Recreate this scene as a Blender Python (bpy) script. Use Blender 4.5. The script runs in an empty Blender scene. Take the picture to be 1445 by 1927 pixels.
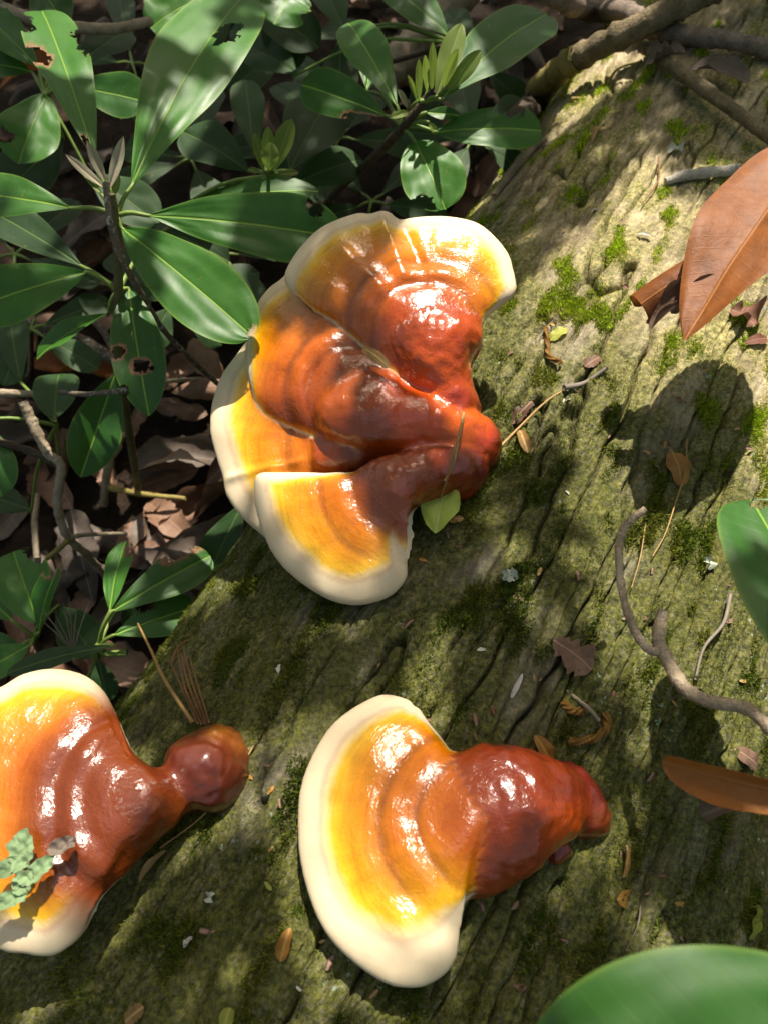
import bpy, math, random
import numpy as np
from mathutils import Vector, Matrix

# ------------------------------------------------------------------ camera, sky, sun, exposure
sc = bpy.context.scene
COL = sc.collection
W, H = 1445.0, 1927.0                      # pixel frame of the photograph
FPX = 26.0 / 36.0 * H
CAM = np.array([0.0, 0.0, 0.42])           # log top is z = 0, ground about -0.38
PITCH = math.radians(62)
FWD = np.array([0, math.cos(PITCH), -math.sin(PITCH)])
UPV = np.array([0, math.sin(PITCH), math.cos(PITCH)])
RGT = np.array([1.0, 0, 0])

cd = bpy.data.cameras.new('camera')
cd.sensor_fit = 'VERTICAL'; cd.sensor_height = 36; cd.lens = 26
cd.clip_start = 0.01; cd.clip_end = 200
cd.dof.use_dof = True; cd.dof.focus_distance = 0.47; cd.dof.aperture_fstop = 10.0
cam = bpy.data.objects.new('camera', cd); COL.objects.link(cam)
cam.location = CAM; cam.rotation_euler = (math.pi / 2 - PITCH, 0, 0)
sc.camera = cam

SUN_EL, SUN_AZ = math.radians(58), math.radians(9)      # azimuth from +Y towards +X
SUN = np.array([math.sin(SUN_AZ) * math.cos(SUN_EL), math.cos(SUN_AZ) * math.cos(SUN_EL), math.sin(SUN_EL)])
wd = bpy.data.worlds.new('World'); sc.world = wd; wd.use_nodes = True
nt = wd.node_tree; bg = nt.nodes['Background']
sky = nt.nodes.new('ShaderNodeTexSky'); sky.sky_type = 'NISHITA'; sky.sun_disc = False
sky.sun_elevation = SUN_EL; sky.sun_rotation = SUN_AZ
sky.air_density = 1.0; sky.dust_density = 5.0; sky.ozone_density = 0.3
nt.links.new(sky.outputs[0], bg.inputs[0]); bg.inputs[1].default_value = 0.15
sl = bpy.data.lights.new('sun', 'SUN'); sl.energy = 5.0; sl.angle = math.radians(0.53); sl.color = (1.0, 0.97, 0.93)
so = bpy.data.objects.new('sun', sl); COL.objects.link(so)
so.rotation_euler = Vector(SUN).to_track_quat('Z', 'Y').to_euler(); so.location = SUN * 6
sc.view_settings.view_transform = 'Standard'; sc.view_settings.look = 'None'
sc.view_settings.exposure = 0.92; sc.view_settings.gamma = 1.0; sc.view_settings.use_curve_mapping = False
sc.view_settings.use_white_balance = True; sc.view_settings.white_balance_temperature = 7200; sc.view_settings.white_balance_tint = 10
sc.render.engine = 'CYCLES'
sc.cycles.use_denoising = True
sc.cycles.max_bounces = 8; sc.cycles.diffuse_bounces = 3; sc.cycles.glossy_bounces = 3
sc.cycles.transmission_bounces = 4; sc.cycles.transparent_max_bounces = 6
sc.cycles.caustics_reflective = False; sc.cycles.caustics_refractive = False

# ------------------------------------------------------------------ pixel -> world
def ray(px, py):
    v = FWD * FPX + RGT * (px - W / 2) - UPV * (py - H / 2)
    return v / np.linalg.norm(v)
def at_z(px, py, z):
    r = ray(px, py); return CAM + r * ((z - CAM[2]) / r[2])
def at_d(px, py, d):
    return CAM + ray(px, py) * d
def at_plane(px, py, p0, n):
    r = ray(px, py); return CAM + r * (np.dot(p0 - CAM, n) / np.dot(r, n))
def px_size(p):                              # metres per pixel at p
    return np.dot(np.asarray(p) - CAM, FWD) / FPX
def to_px(P):
    v = np.asarray(P) - CAM; z = v @ FWD; z = np.where(np.abs(z) < 1e-6, 1e-6, z)
    return W / 2 + FPX * (v @ RGT) / z, H / 2 - FPX * (v @ UPV) / z

# ------------------------------------------------------------------ noise
_rng = np.random.default_rng(7)
_perm = np.concatenate([_rng.permutation(256)] * 3)
_g = _rng.normal(size=(256, 3)); _g /= np.linalg.norm(_g, axis=1)[:, None]
_g2 = np.stack([np.cos(np.arange(256) * 2.399963), np.sin(np.arange(256) * 2.399963)], -1).astype(np.float32)
_g = _g.astype(np.float32)
def perlin(x, y, z=0.0):
    if np.ndim(z) == 0:                                    # flat noise: four corners
        zi = int(z * 37.0) & 255
        x, y = np.broadcast_arrays(np.asarray(x, np.float32), np.asarray(y, np.float32))
        fx, fy = np.floor(x), np.floor(y); xi, yi = fx.astype(np.int32) & 255, fy.astype(np.int32) & 255
        x, y = x - fx, y - fy
        u, v = x * x * x * (x * (x * 6 - 15) + 10), y * y * y * (y * (y * 6 - 15) + 10)
        a, b = _perm[xi + zi], _perm[xi + 1 + zi]
        def gr(h, dx, dy):
            g = _g2[h]; return g[..., 0] * dx + g[..., 1] * dy
        p, q = gr(_perm[a + yi], x, y), gr(_perm[b + yi], x - 1, y)
        r, s = gr(_perm[a + yi + 1], x, y - 1), gr(_perm[b + yi + 1], x - 1, y - 1)
        p = p + (q - p) * u; r = r + (s - r) * u
        return 1.4 * (p + (r - p) * v)
    x, y, z = np.broadcast_arrays(np.asarray(x, float), np.asarray(y, float), np.asarray(z, float))
    xi, yi, zi = np.floor(x).astype(int), np.floor(y).astype(int), np.floor(z).astype(int)
    xf, yf, zf = x - xi, y - yi, z - zi
    u, v, w = [t * t * t * (t * (t * 6 - 15) + 10) for t in (xf, yf, zf)]
    def gr(i, j, k):
        h = _perm[_perm[_perm[(xi + i) & 255] + ((yi + j) & 255)] + ((zi + k) & 255)]
        g = _g[h]
        return g[..., 0] * (xf - i) + g[..., 1] * (yf - j) + g[..., 2] * (zf - k)
    l = lambda a, b, t: a + (b - a) * t
    return 1.5 * l(l(l(gr(0,0,0), gr(1,0,0), u), l(gr(0,1,0), gr(1,1,0), u), v),
                   l(l(gr(0,0,1), gr(1,0,1), u), l(gr(0,1,1), gr(1,1,1), u), v), w)
def fbm(x, y, z=0.0, o=4):
    s = 0; a = 1.0; t = 0
    for i in range(o):
        k = 2.0 ** i; s = s + a * perlin(x * k + 17.3 * i, y * k - 9.1 * i, z * k + 3.7 * i); t += a; a *= 0.5
    return s / t
def sstep(a, b, x):
    t = np.clip((x - a) / (b - a), 0, 1); return t * t * (3 - 2 * t)
def unit(v):
    v = np.asarray(v, float); return v / max(np.linalg.norm(v), 1e-12)

# ------------------------------------------------------------------ object helpers
WLOC = {}
def mesh_data(name, V, F, attrs=None, smooth=True):
    me = bpy.data.meshes.new(name)
    V = np.ascontiguousarray(V, dtype=np.float32)
    if isinstance(F, np.ndarray):
        k = F.shape[1]; n = len(F)
        me.vertices.add(len(V)); me.vertices.foreach_set('co', V.ravel())
        me.loops.add(n * k); me.loops.foreach_set('vertex_index', np.ascontiguousarray(F, dtype=np.int32).ravel())
        me.polygons.add(n); me.polygons.foreach_set('loop_start', np.arange(0, n * k, k, dtype=np.int32))
        me.update(calc_edges=True)
    else:
        me.from_pydata(V.tolist(), [], F)
    if smooth:
        me.polygons.foreach_set('use_smooth', np.ones(len(me.polygons), dtype=bool))
    for key, val in (attrs or {}).items():
        val = np.asarray(val, dtype=np.float32)
        if val.ndim == 1:
            a = me.attributes.new(key, 'FLOAT', 'POINT'); a.data.foreach_set('value', val)
        elif val.shape[1] == 3:
            a = me.attributes.new(key, 'FLOAT_VECTOR', 'POINT'); a.data.foreach_set('vector', val.ravel())
        else:
            a = me.attributes.new(key, 'FLOAT_COLOR', 'POINT'); a.data.foreach_set('color', val.ravel())
    me.update()
    return me
def obj(name, V, F, mat, parent=None, attrs=None, smooth=True, origin=None):
    V = np.asarray(V, float)
    if origin is None:
        origin = V.mean(0) if parent is not None else np.array([V[:, 0].mean(), V[:, 1].mean(), V[:, 2].min()])
    me = mesh_data(name, V - origin, F, attrs, smooth)
    o = bpy.data.objects.new(name, me); COL.objects.link(o)
    me.materials.append(mat)
    WLOC[o.name] = np.asarray(origin, float)
    if parent is not None:
        o.parent = parent; o.location = origin - WLOC[parent.name]
    else:
        o.location = origin
    return o
def tag(o, label=None, cat=None, group=None, kind=None):
    if label: o['label'] = label
    if cat: o['category'] = cat
    if group: o['group'] = group
    if kind: o['kind'] = kind
    return o
def thing(name, loc, label, cat, group=None):
    o = bpy.data.objects.new(name, None); COL.objects.link(o); o.empty_display_size = 0.02
    o.location = loc; WLOC[o.name] = np.asarray(loc, float)
    return tag(o, label, cat, group)

def grid_faces(nu, nv, wrap=False):
    i, j = np.meshgrid(np.arange(nu - 1), np.arange(nv if wrap else nv - 1), indexing='ij')
    j2 = (j + 1) % nv
    return np.stack([i * nv + j, (i + 1) * nv + j, (i + 1) * nv + j2, i * nv + j2], -1).reshape(-1, 4)
def spline(P, n):
    P = np.asarray(P, float)
    if len(P) == 2: t = np.linspace(0, 1, n)[:, None]; return P[0] + (P[1] - P[0]) * t
    Q = np.vstack([2 * P[0] - P[1], P, 2 * P[-1] - P[-2]])
    u = np.linspace(0, len(P) - 1 - 1e-9, n); i = u.astype(int); t = (u - i)[:, None]
    a, b, c, d = Q[i], Q[i + 1], Q[i + 2], Q[i + 3]
    return 0.5 * (2 * b + (c - a) * t + (2 * a - 5 * b + 4 * c - d) * t ** 2 + (3 * b - a - 3 * c + d) * t ** 3)
def tube(path, rad, ns=8, rough=0.0, seed=0, cap=True):
    path = np.asarray(path, float); n = len(path)
    rad = np.broadcast_to(np.asarray(rad, float), (n,)).copy()
    T = np.gradient(path, axis=0); T /= np.linalg.norm(T, axis=1)[:, None] + 1e-12
    up = unit(np.cross(T[0], [0.3, 0.2, 0.93])); N = np.zeros_like(path); N[0] = up
    for i in range(1, n):
        v = N[i - 1] - T[i] * (N[i - 1] @ T[i]); N[i] = unit(v)
    B = np.cross(T, N)
    a = np.linspace(0, 2 * np.pi, ns, endpoint=False)
    R = rad[:, None] * np.ones(ns)
    if rough:
        s = np.arange(n)[:, None]
        R = R * (1 + rough * (perlin(s * 0.35 + seed * 5.1, np.cos(a) * 1.3 + 4, np.sin(a) * 1.3 + seed) + 0.6 * perlin(s * 1.1, np.cos(a) * 2.6, np.sin(a) * 2.6 + seed)))
    V = path[:, None] + R[..., None] * (np.cos(a)[:, None] * N[:, None] + np.sin(a)[:, None] * B[:, None])
    V = V.reshape(-1, 3); F = grid_faces(n, ns, True).tolist()
    if cap:
        F.append(list(range(ns))[::-1]); F.append(list(range((n - 1) * ns, n * ns)))
    return V, F

# ------------------------------------------------------------------ materials
class N:
    """small node-graph helper"""
    def __init__(s, name):
        s.m = bpy.data.materials.new(name); s.m.use_nodes = True; s.t = s.m.node_tree
        s.b = s.t.nodes['Principled BSDF']; s.out = s.t.nodes['Material Output']
    def n(s, typ, **kw):
        o = s.t.nodes.new('ShaderNode' + typ)
        for k, v in kw.items(): setattr(o, k, v)
        return o
    def put(s, sock, v):
        if hasattr(v, 'is_output') or isinstance(v, bpy.types.NodeSocket): s.t.links.new(v, sock)
        elif isinstance(v, (tuple, list)) and len(v) == 3 and sock.type == 'RGBA': sock.default_value = (*v, 1)
        else: sock.default_value = v
    def attr(s, name, out='Fac'): return s.n('Attribute', attribute_name=name).outputs[out]
    def co(s): return s.n('TexCoord').outputs['Object']
    def geo(s): return s.n('NewGeometry').outputs['Position']
    def noise(s, vec, scale, detail=4, rough=0.55, out='Fac', dist=0.0):
        o = s.n('TexNoise'); s.put(o.inputs['Vector'], vec); o.inputs['Scale'].default_value = scale
        o.inputs['Detail'].default_value = detail; o.inputs['Roughness'].default_value = rough; o.inputs['Distortion'].default_value = dist
        return o.outputs[out]
    def math(s, op, a, b=0.0, c=None, clamp=False):
        o = s.n('Math', operation=op, use_clamp=clamp); s.put(o.inputs[0], a); s.put(o.inputs[1], b)
        if c is not None: s.put(o.inputs[2], c)
        return o.outputs[0]
    def ramp(s, f, stops, interp='LINEAR'):
        o = s.n('ValToRGB'); s.put(o.inputs[0], f); e = o.color_ramp.elements; o.color_ramp.interpolation = interp
        while len(e) < len(stops): e.new(0.5)
        for x, (p, c) in zip(e, stops): x.position = p; x.color = (*c, 1) if len(c) == 3 else c
        return o.outputs[0]
    def range(s, f, a, b, c=0.0, d=1.0):
        o = s.n('MapRange', interpolation_type='SMOOTHSTEP'); s.put(o.inputs[0], f)
        for i, v in enumerate((a, b, c, d)): o.inputs[i + 1].default_value = v
        return o.outputs[0]
    def mix(s, f, a, b, blend='MIX'):
        o = s.n('Mix', data_type='RGBA', blend_type=blend); s.put(o.inputs[0], f); s.put(o.inputs[6], a); s.put(o.inputs[7], b)
        return o.outputs[2]
    def vmul(s, v, k):
        o = s.n('VectorMath', operation='MULTIPLY'); s.put(o.inputs[0], v); o.inputs[1].default_value = k; return o.outputs[0]
    def bump(s, h, strength, dist, normal=None):
        o = s.n('Bump'); s.put(o.inputs['Height'], h); o.inputs['Strength'].default_value = strength; o.inputs['Distance'].default_value = dist
        if normal is not None: s.put(o.inputs['Normal'], normal)
        return o.outputs[0]
    def set(s, **kw):
        names = dict(color='Base Color', rough='Roughness', normal='Normal', spec='Specular IOR Level', coat='Coat Weight', coatr='Coat Roughness',
                     coatn='Coat Normal', sss='Subsurface Weight', sssr='Subsurface Radius', ssss='Subsurface Scale', sheen='Sheen Weight', trans='Transmission Weight')
        for k, v in kw.items(): s.put(s.b.inputs[names[k]], v)
        return s
    def rnd(s): return s.n('ObjectInfo').outputs['Random']
    def translucent(s, col, fac):
        t = s.n('BsdfTranslucent'); s.put(t.inputs[0], col); mx = s.n('MixShader'); mx.inputs[0].default_value = fac
        s.t.links.new(s.b.outputs[0], mx.inputs[1]); s.t.links.new(t.outputs[0], mx.inputs[2]); s.t.links.new(mx.outputs[0], s.out.inputs[0])

def m_fungus():
    m = N('fungus_lacquer'); c = m.attr('pig', 'Color'); p = m.co()
    nz = m.noise(p, 55, 5, 0.6); fine = m.noise(p, 420, 3, 0.6)
    col = m.mix(m.range(nz, 0.35, 0.7, 0, 0.22), c, m.mix(1.0, c, (0.72, 0.6, 0.55), 'MULTIPLY'))
    col = m.mix(m.range(m.noise(p, 900, 2, 0.5), 0.70, 0.78, 0, 0.5), col, (0.16, 0.07, 0.03))
    gl = m.attr('gloss')
    wr = m.noise(m.attr('radial', 'Vector'), 330, 3, 0.55, dist=0.6)
    gr = m.noise(m.attr('ring', 'Vector'), 420, 3, 0.6); gw = m.math('MULTIPLY', gl, gr)
    col = m.mix(m.math('MULTIPLY', gl, m.range(gr, 0.45, 0.70, 0, 0.42)), col, m.mix(1.0, col, (0.78, 0.55, 0.4), 'MULTIPLY'))
    hh = m.math('ADD', m.math('ADD', m.math('MULTIPLY', wr, m.math('MULTIPLY', m.attr('wrinkle'), 0.55)), m.math('MULTIPLY', gw, 0.55)), m.math('MULTIPLY', fine, 0.12))
    bn = m.bump(hh, 0.48, 0.0014)
    m.set(color=col, rough=m.math('SUBTRACT', 0.62, m.math('MULTIPLY', gl, 0.26)), normal=bn, coat=gl, coatr=0.20, coatn=bn, spec=0.22,
          sss=0.06, sssr=(1.0, 0.4, 0.15), ssss=0.004)
    m.b.inputs['Coat IOR'].default_value = 1.55
    return m.m
def m_bark():
    m = N('mossy_bark'); uv = m.attr('luv', 'Vector'); p = m.geo()
    st = m.vmul(uv, (1.0, 4.2, 1.0))
    n1 = m.noise(st, 9, 6, 0.62); n2 = m.noise(st, 34, 5, 0.65); n3 = m.noise(p, 260, 4, 0.7); n4 = m.noise(p, 26, 5, 0.6)
    bare = m.ramp(n1, [(0.28, (0.065, 0.056, 0.037)), (0.45, (0.17, 0.150, 0.105)), (0.58, (0.25, 0.225, 0.170)), (0.74, (0.30, 0.245, 0.19))])
    bare = m.mix(m.range(n2, 0.38, 0.66, 0, 0.75), bare, m.mix(1.0, bare, (0.42, 0.40, 0.38), 'MULTIPLY'))
    bare = m.mix(m.range(n3, 0.42, 0.6, 0, 0.5), bare, m.mix(1.0, bare, (1.5, 1.45, 1.4), 'MULTIPLY'))
    film = m.ramp(n3, [(0.32, (0.018, 0.024, 0.004)), (0.5, (0.070, 0.076, 0.012)), (0.66, (0.148, 0.145, 0.030))])
    film = m.mix(m.attr('dry'), film, m.mix(1.0, film, (3.5, 3.0, 6.5), 'MULTIPLY'))  # upper-log sunlight put into the film colour, beyond its drier tone
    bare = m.mix(m.attr('dry'), bare, m.mix(1.0, bare, (1.75, 1.65, 1.40), 'MULTIPLY'))  # bare bark there carries the same painted sunlight
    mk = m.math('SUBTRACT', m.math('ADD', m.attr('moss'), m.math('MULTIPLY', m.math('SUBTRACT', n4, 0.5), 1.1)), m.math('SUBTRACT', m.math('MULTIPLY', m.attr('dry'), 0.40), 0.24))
    col = m.mix(m.math('MULTIPLY', m.range(mk, 0.10, 0.66), m.range(m.noise(p, 420, 2, 0.6), 0.25, 0.60, 0.5, 1.0)), bare, film)
    lich = m.math('MULTIPLY', m.range(m.noise(p, 190, 3, 0.6), 0.63, 0.68), m.range(m.noise(p, 14, 2, 0.5), 0.56, 0.66))
    col = m.mix(lich, col, (0.27, 0.36, 0.26))
    crack_tone = m.range(m.attr('fis'), 0.45, 0.95, 0, 0.55)  # cracks toned darker brown
    col = m.mix(crack_tone, col, (0.030, 0.021, 0.013))
    hb = m.math('ADD', m.math('MULTIPLY', n2, 0.8), m.math('MULTIPLY', n3, 0.55))
    m.set(color=col, rough=0.88, spec=0.25, normal=m.bump(hb, 0.85, 0.005))
    return m.m
def m_moss():
    m = N('moss'); c = m.attr('pig', 'Color')
    m.set(color=c, rough=0.75, spec=0.2); m.translucent(c, 0.35); return m.m
def m_leaf(name, c1, c2, vein, rough=0.40, back=(0.10, 0.22, 0.03), tl=0.28, coat=0.25):
    m = N(name); lf = m.n('SeparateXYZ'); m.put(lf.inputs[0], m.attr('lf', 'Vector')); u, y, d = lf.outputs
    p = m.co(); n1 = m.noise(p, 45, 4, 0.6); n2 = m.noise(p, 700, 2, 0.6); r = m.rnd()
    f = m.math('ADD', m.math('MULTIPLY', n1, 0.6), m.math('MULTIPLY', r, 0.5))
    col = m.ramp(f, [(0.25, c1), (0.85, c2)])
    ph = m.math('SINE', m.math('SUBTRACT', m.math('MULTIPLY', u, 760.0), m.math('MULTIPLY', y, 0.52)))
    side = m.range(ph, 0.93, 1.0)
    col = m.mix(m.math('MULTIPLY', side, 0.045), col, vein)
    mid = m.range(y, 0.35, 1.0, 1, 0)
    col = m.mix(m.math('MULTIPLY', mid, 0.85), col, vein)
    edge = m.range(m.attr('rim'), 0.90, 1.0, 0, 0.45)
    col = m.mix(edge, col, (vein[0] * 0.8, vein[1] * 0.75, vein[2] * 0.6))
    col = m.mix(m.range(m.noise(p, 120, 3, 0.5), 0.70, 0.76, 0, 0.6), col, (0.16, 0.17, 0.04))
    col = m.mix(m.range(n2, 0.72, 0.78, 0, 0.5), col, (0.36, 0.38, 0.30))
    col = m.mix(m.range(d, 0.35, 0.75), col, (0.30, 0.15, 0.075))
    h = m.math('SUBTRACT', m.math('MULTIPLY', n1, 0.4), m.math('ADD', m.math('MULTIPLY', mid, 0.9), m.math('MULTIPLY', side, 0.07)))
    bn = m.bump(h, 0.55, 0.0010)
    m.set(color=col, rough=m.math('ADD', rough, m.math('MULTIPLY', n1, 0.15)), normal=bn, spec=0.38, coat=coat, coatr=0.3)
    m.translucent(m.mix(m.range(d, 0.35, 0.75), back, (0.25, 0.10, 0.03)), tl); return m.m
def m_dead(name, stops, rough=0.6, tl=0.12):
    m = N(name); lf = m.n('SeparateXYZ'); m.put(lf.inputs[0], m.attr('lf', 'Vector')); u, y, d = lf.outputs
    p = m.co(); n1 = m.noise(p, 60, 5, 0.65); r = m.rnd()
    col = m.ramp(m.math('ADD', m.math('MULTIPLY', n1, 0.75), m.math('MULTIPLY', m.math('SUBTRACT', r, 0.2), 0.45)), stops)
    ph = m.math('SINE', m.math('SUBTRACT', m.math('MULTIPLY', u, 700.0), m.math('MULTIPLY', y, 0.5)))
    vv = m.math('MAXIMUM', m.math('MULTIPLY', m.range(ph, 0.94, 1.0), 0.12), m.math('MULTIPLY', m.range(y, 0.3, 0.9, 1, 0), 0.7))
    col = m.mix(vv, col, stops[-1][1])
    col = m.mix(m.range(m.noise(p, 300, 3, 0.6), 0.6, 0.72, 0, 0.5), col, stops[0][1])
    m.set(color=col, rough=rough, spec=0.3, normal=m.bump(m.math('ADD', n1, m.math('MULTIPLY', vv, 0.5)), 0.7, 0.0015))
    m.translucent(stops[-1][1], tl); return m.m
def m_wood(name, stops, scale=70, rough=0.85, bd=0.002, speck=None):
    m = N(name); p = m.co(); n1 = m.noise(p, scale, 6, 0.65); n2 = m.noise(p, scale * 7, 4, 0.65)
    col = m.ramp(m.math('ADD', m.math('MULTIPLY', n1, 0.7), m.math('MULTIPLY', n2, 0.35)), stops)
    if speck: col = m.mix(m.range(m.noise(p, scale * 2.2, 3, 0.6), 0.56, 0.66), col, speck)
    m.set(color=col, rough=rough, spec=0.25, normal=m.bump(m.math('ADD', n1, n2), 0.8, bd)); return m.m
def m_plain(name, c, rough=0.7, var=0.5, tl=0.0):
    m = N(name); p = m.co(); n1 = m.noise(p, 150, 4, 0.6)
    col = m.mix(m.range(n1, 0.3, 0.7, 0, var), c, m.mix(1.0, c, (0.45, 0.4, 0.35), 'MULTIPLY'))
    m.set(color=col, rough=rough, spec=0.3, normal=m.bump(n1, 0.5, 0.0008))
    if tl: m.translucent(c, tl)
    return m.m
def m_soil():
    m = N('forest_soil'); p = m.geo(); n1 = m.noise(p, 14, 6, 0.65); n2 = m.noise(p, 90, 5, 0.7)
    col = m.ramp(m.math('ADD', m.math('MULTIPLY', n1, 0.6), m.math('MULTIPLY', n2, 0.4)), [(0.3, (0.007, 0.005, 0.003)), (0.5, (0.022, 0.014, 0.009)), (0.68, (0.050, 0.032, 0.021))])
    m.set(color=col, rough=0.95, spec=0.15, normal=m.bump(n2, 1.0, 0.012)); return m.m

M = dict(
    fungus=m_fungus(), bark=m_bark(), moss=m_moss(), soil=m_soil(),
    leaf=m_leaf('rhododendron_leaf', (0.018, 0.085, 0.011), (0.042, 0.165, 0.013), (0.22, 0.38, 0.05), coat=0.06),
    leafdark=m_leaf('shade_toned_rhododendron_leaf', (0.006, 0.030, 0.004), (0.015, 0.056, 0.007), (0.07, 0.13, 0.025), rough=0.55, tl=0.15, coat=0.0),  # leaf copy with the shade of the bank put into its colour
    leafyoung=m_leaf('young_leaf', (0.13, 0.20, 0.035), (0.20, 0.27, 0.06), (0.30, 0.36, 0.12), rough=0.5, back=(0.22, 0.32, 0.05), tl=0.4, coat=0.0),
    bud=m_leaf('felted_bud_leaf', (0.30, 0.27, 0.18), (0.40, 0.37, 0.26), (0.42, 0.30, 0.22), rough=0.7, back=(0.25, 0.25, 0.12), tl=0.2, coat=0.0),
    petiole=m_plain('green_petiole', (0.16, 0.24, 0.05), 0.45, 0.4),
    stem=m_wood('green_brown_stem', [(0.3, (0.06, 0.045, 0.022)), (0.55, (0.13, 0.12, 0.05)), (0.75, (0.17, 0.17, 0.07))], 60),
    twig=m_wood('grey_twig', [(0.3, (0.11, 0.08, 0.054)), (0.5, (0.32, 0.25, 0.17)), (0.72, (0.46, 0.38, 0.28))], 90),
    twigdark=m_wood('dark_twig', [(0.3, (0.022, 0.016, 0.010)), (0.5, (0.062, 0.046, 0.030)), (0.72, (0.13, 0.10, 0.065))], 80),
    twiglichen=m_wood('lichen_twig', [(0.3, (0.05, 0.04, 0.03)), (0.5, (0.13, 0.10, 0.075)), (0.72, (0.22, 0.19, 0.14))], 90, speck=(0.42, 0.42, 0.36)),
    branch=m_wood('branch_bark', [(0.3, (0.055, 0.042, 0.022)), (0.5, (0.165, 0.128, 0.072)), (0.72, (0.32, 0.25, 0.15))], 45, bd=0.004),
    branchpale=m_wood('pale_branch_bark', [(0.3, (0.06, 0.045, 0.033)), (0.5, (0.19, 0.15, 0.115)), (0.72, (0.36, 0.27, 0.22))], 60, bd=0.003),
    barewood=m_wood('bare_yellow_wood', [(0.3, (0.11, 0.085, 0.02)), (0.5, (0.24, 0.19, 0.055)), (0.72, (0.32, 0.26, 0.10))], 60),
    birch=m_wood('white_stick', [(0.3, (0.10, 0.085, 0.07)), (0.5, (0.40, 0.37, 0.31)), (0.72, (0.55, 0.52, 0.46))], 90),
    dead=m_dead('dead_leaf_brown', [(0.2, (0.045, 0.026, 0.016)), (0.5, (0.15, 0.085, 0.055)), (0.85, (0.34, 0.21, 0.145))]),
    deadpink=m_dead('dead_leaf_pinkish', [(0.2, (0.06, 0.030, 0.018)), (0.5, (0.155, 0.082, 0.050)), (0.85, (0.30, 0.18, 0.115))]),
    deadgrey=m_dead('dead_leaf_grey', [(0.2, (0.03, 0.022, 0.018)), (0.5, (0.10, 0.075, 0.058)), (0.85, (0.20, 0.16, 0.125))]),
    rust=m_dead('dead_leaf_rust', [(0.15, (0.12, 0.036, 0.009)), (0.5, (0.26, 0.085, 0.019)), (0.85, (0.38, 0.155, 0.036))], 0.55, 0.2),
    orange=m_dead('fallen_scale_orange', [(0.15, (0.16, 0.065, 0.010)), (0.5, (0.33, 0.16, 0.028)), (0.85, (0.46, 0.27, 0.07))], 0.5),
    tan=m_dead('fallen_scale_tan', [(0.15, (0.13, 0.075, 0.024)), (0.5, (0.30, 0.185, 0.06)), (0.85, (0.45, 0.31, 0.13))], 0.6),
    lime=m_dead('fallen_scale_lime', [(0.15, (0.17, 0.20, 0.025)), (0.5, (0.33, 0.36, 0.05)), (0.85, (0.45, 0.46, 0.12))], 0.5, 0.3),
    green=m_dead('green_bract', [(0.15, (0.27, 0.38, 0.06)), (0.5, (0.42, 0.54, 0.11)), (0.85, (0.50, 0.58, 0.2))], 0.4, 0.25),
    darkred=m_dead('dark_red_crumpled', [(0.15, (0.05, 0.018, 0.012)), (0.5, (0.14, 0.055, 0.035)), (0.85, (0.24, 0.12, 0.08))], 0.7),
    needle=m_plain('dry_needle', (0.24, 0.115, 0.045), 0.5, 0.5),
    needletan=m_plain('tan_needle', (0.34, 0.21, 0.075), 0.5, 0.4),
    needlegrey=m_plain('grey_needle', (0.20, 0.17, 0.14), 0.6, 0.4),
    lichen=m_plain('green_lichen', (0.20, 0.30, 0.15), 0.85, 0.45),
    lichenpale=m_plain('pale_lichen', (0.40, 0.44, 0.36), 0.85, 0.4),
    catkin=m_plain('catkin', (0.24, 0.125, 0.025), 0.7, 0.7),
    scrap=m_plain('white_scrap', (0.55, 0.52, 0.46), 0.7, 0.4),
    chip=m_wood('bark_chip', [(0.3, (0.10, 0.055, 0.04)), (0.5, (0.22, 0.13, 0.095)), (0.72, (0.33, 0.22, 0.17))], 120),
)

# ------------------------------------------------------------------ ground
rng = np.random.default_rng(11)
GZ = -0.38
def ground_z(x, y):
    r = np.hypot(x, y)
    return GZ + 0.03 * fbm(x * 2.2 + 5, y * 2.2, 0, 4) + 0.012 * fbm(x * 14, y * 14, 2, 3) * (r < 6) + 0.06 * np.clip(r - 1.5, 0, 8) * fbm(x * 0.3, y * 0.3, 9, 2)
g = np.linspace(-1, 1, 231); gg = np.sinh(g * 5.2) / np.sinh(5.2) * 40
GX, GY = np.meshgrid(gg, gg + 0.7, indexing='ij')
gv = np.stack([GX, GY, ground_z(GX, GY)], -1).reshape(-1, 3)
tag(obj('ground', gv, grid_faces(231, 231), M['soil'], origin=np.zeros(3)), 'dark forest soil under leaf litter', 'ground', kind='structure')

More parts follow.
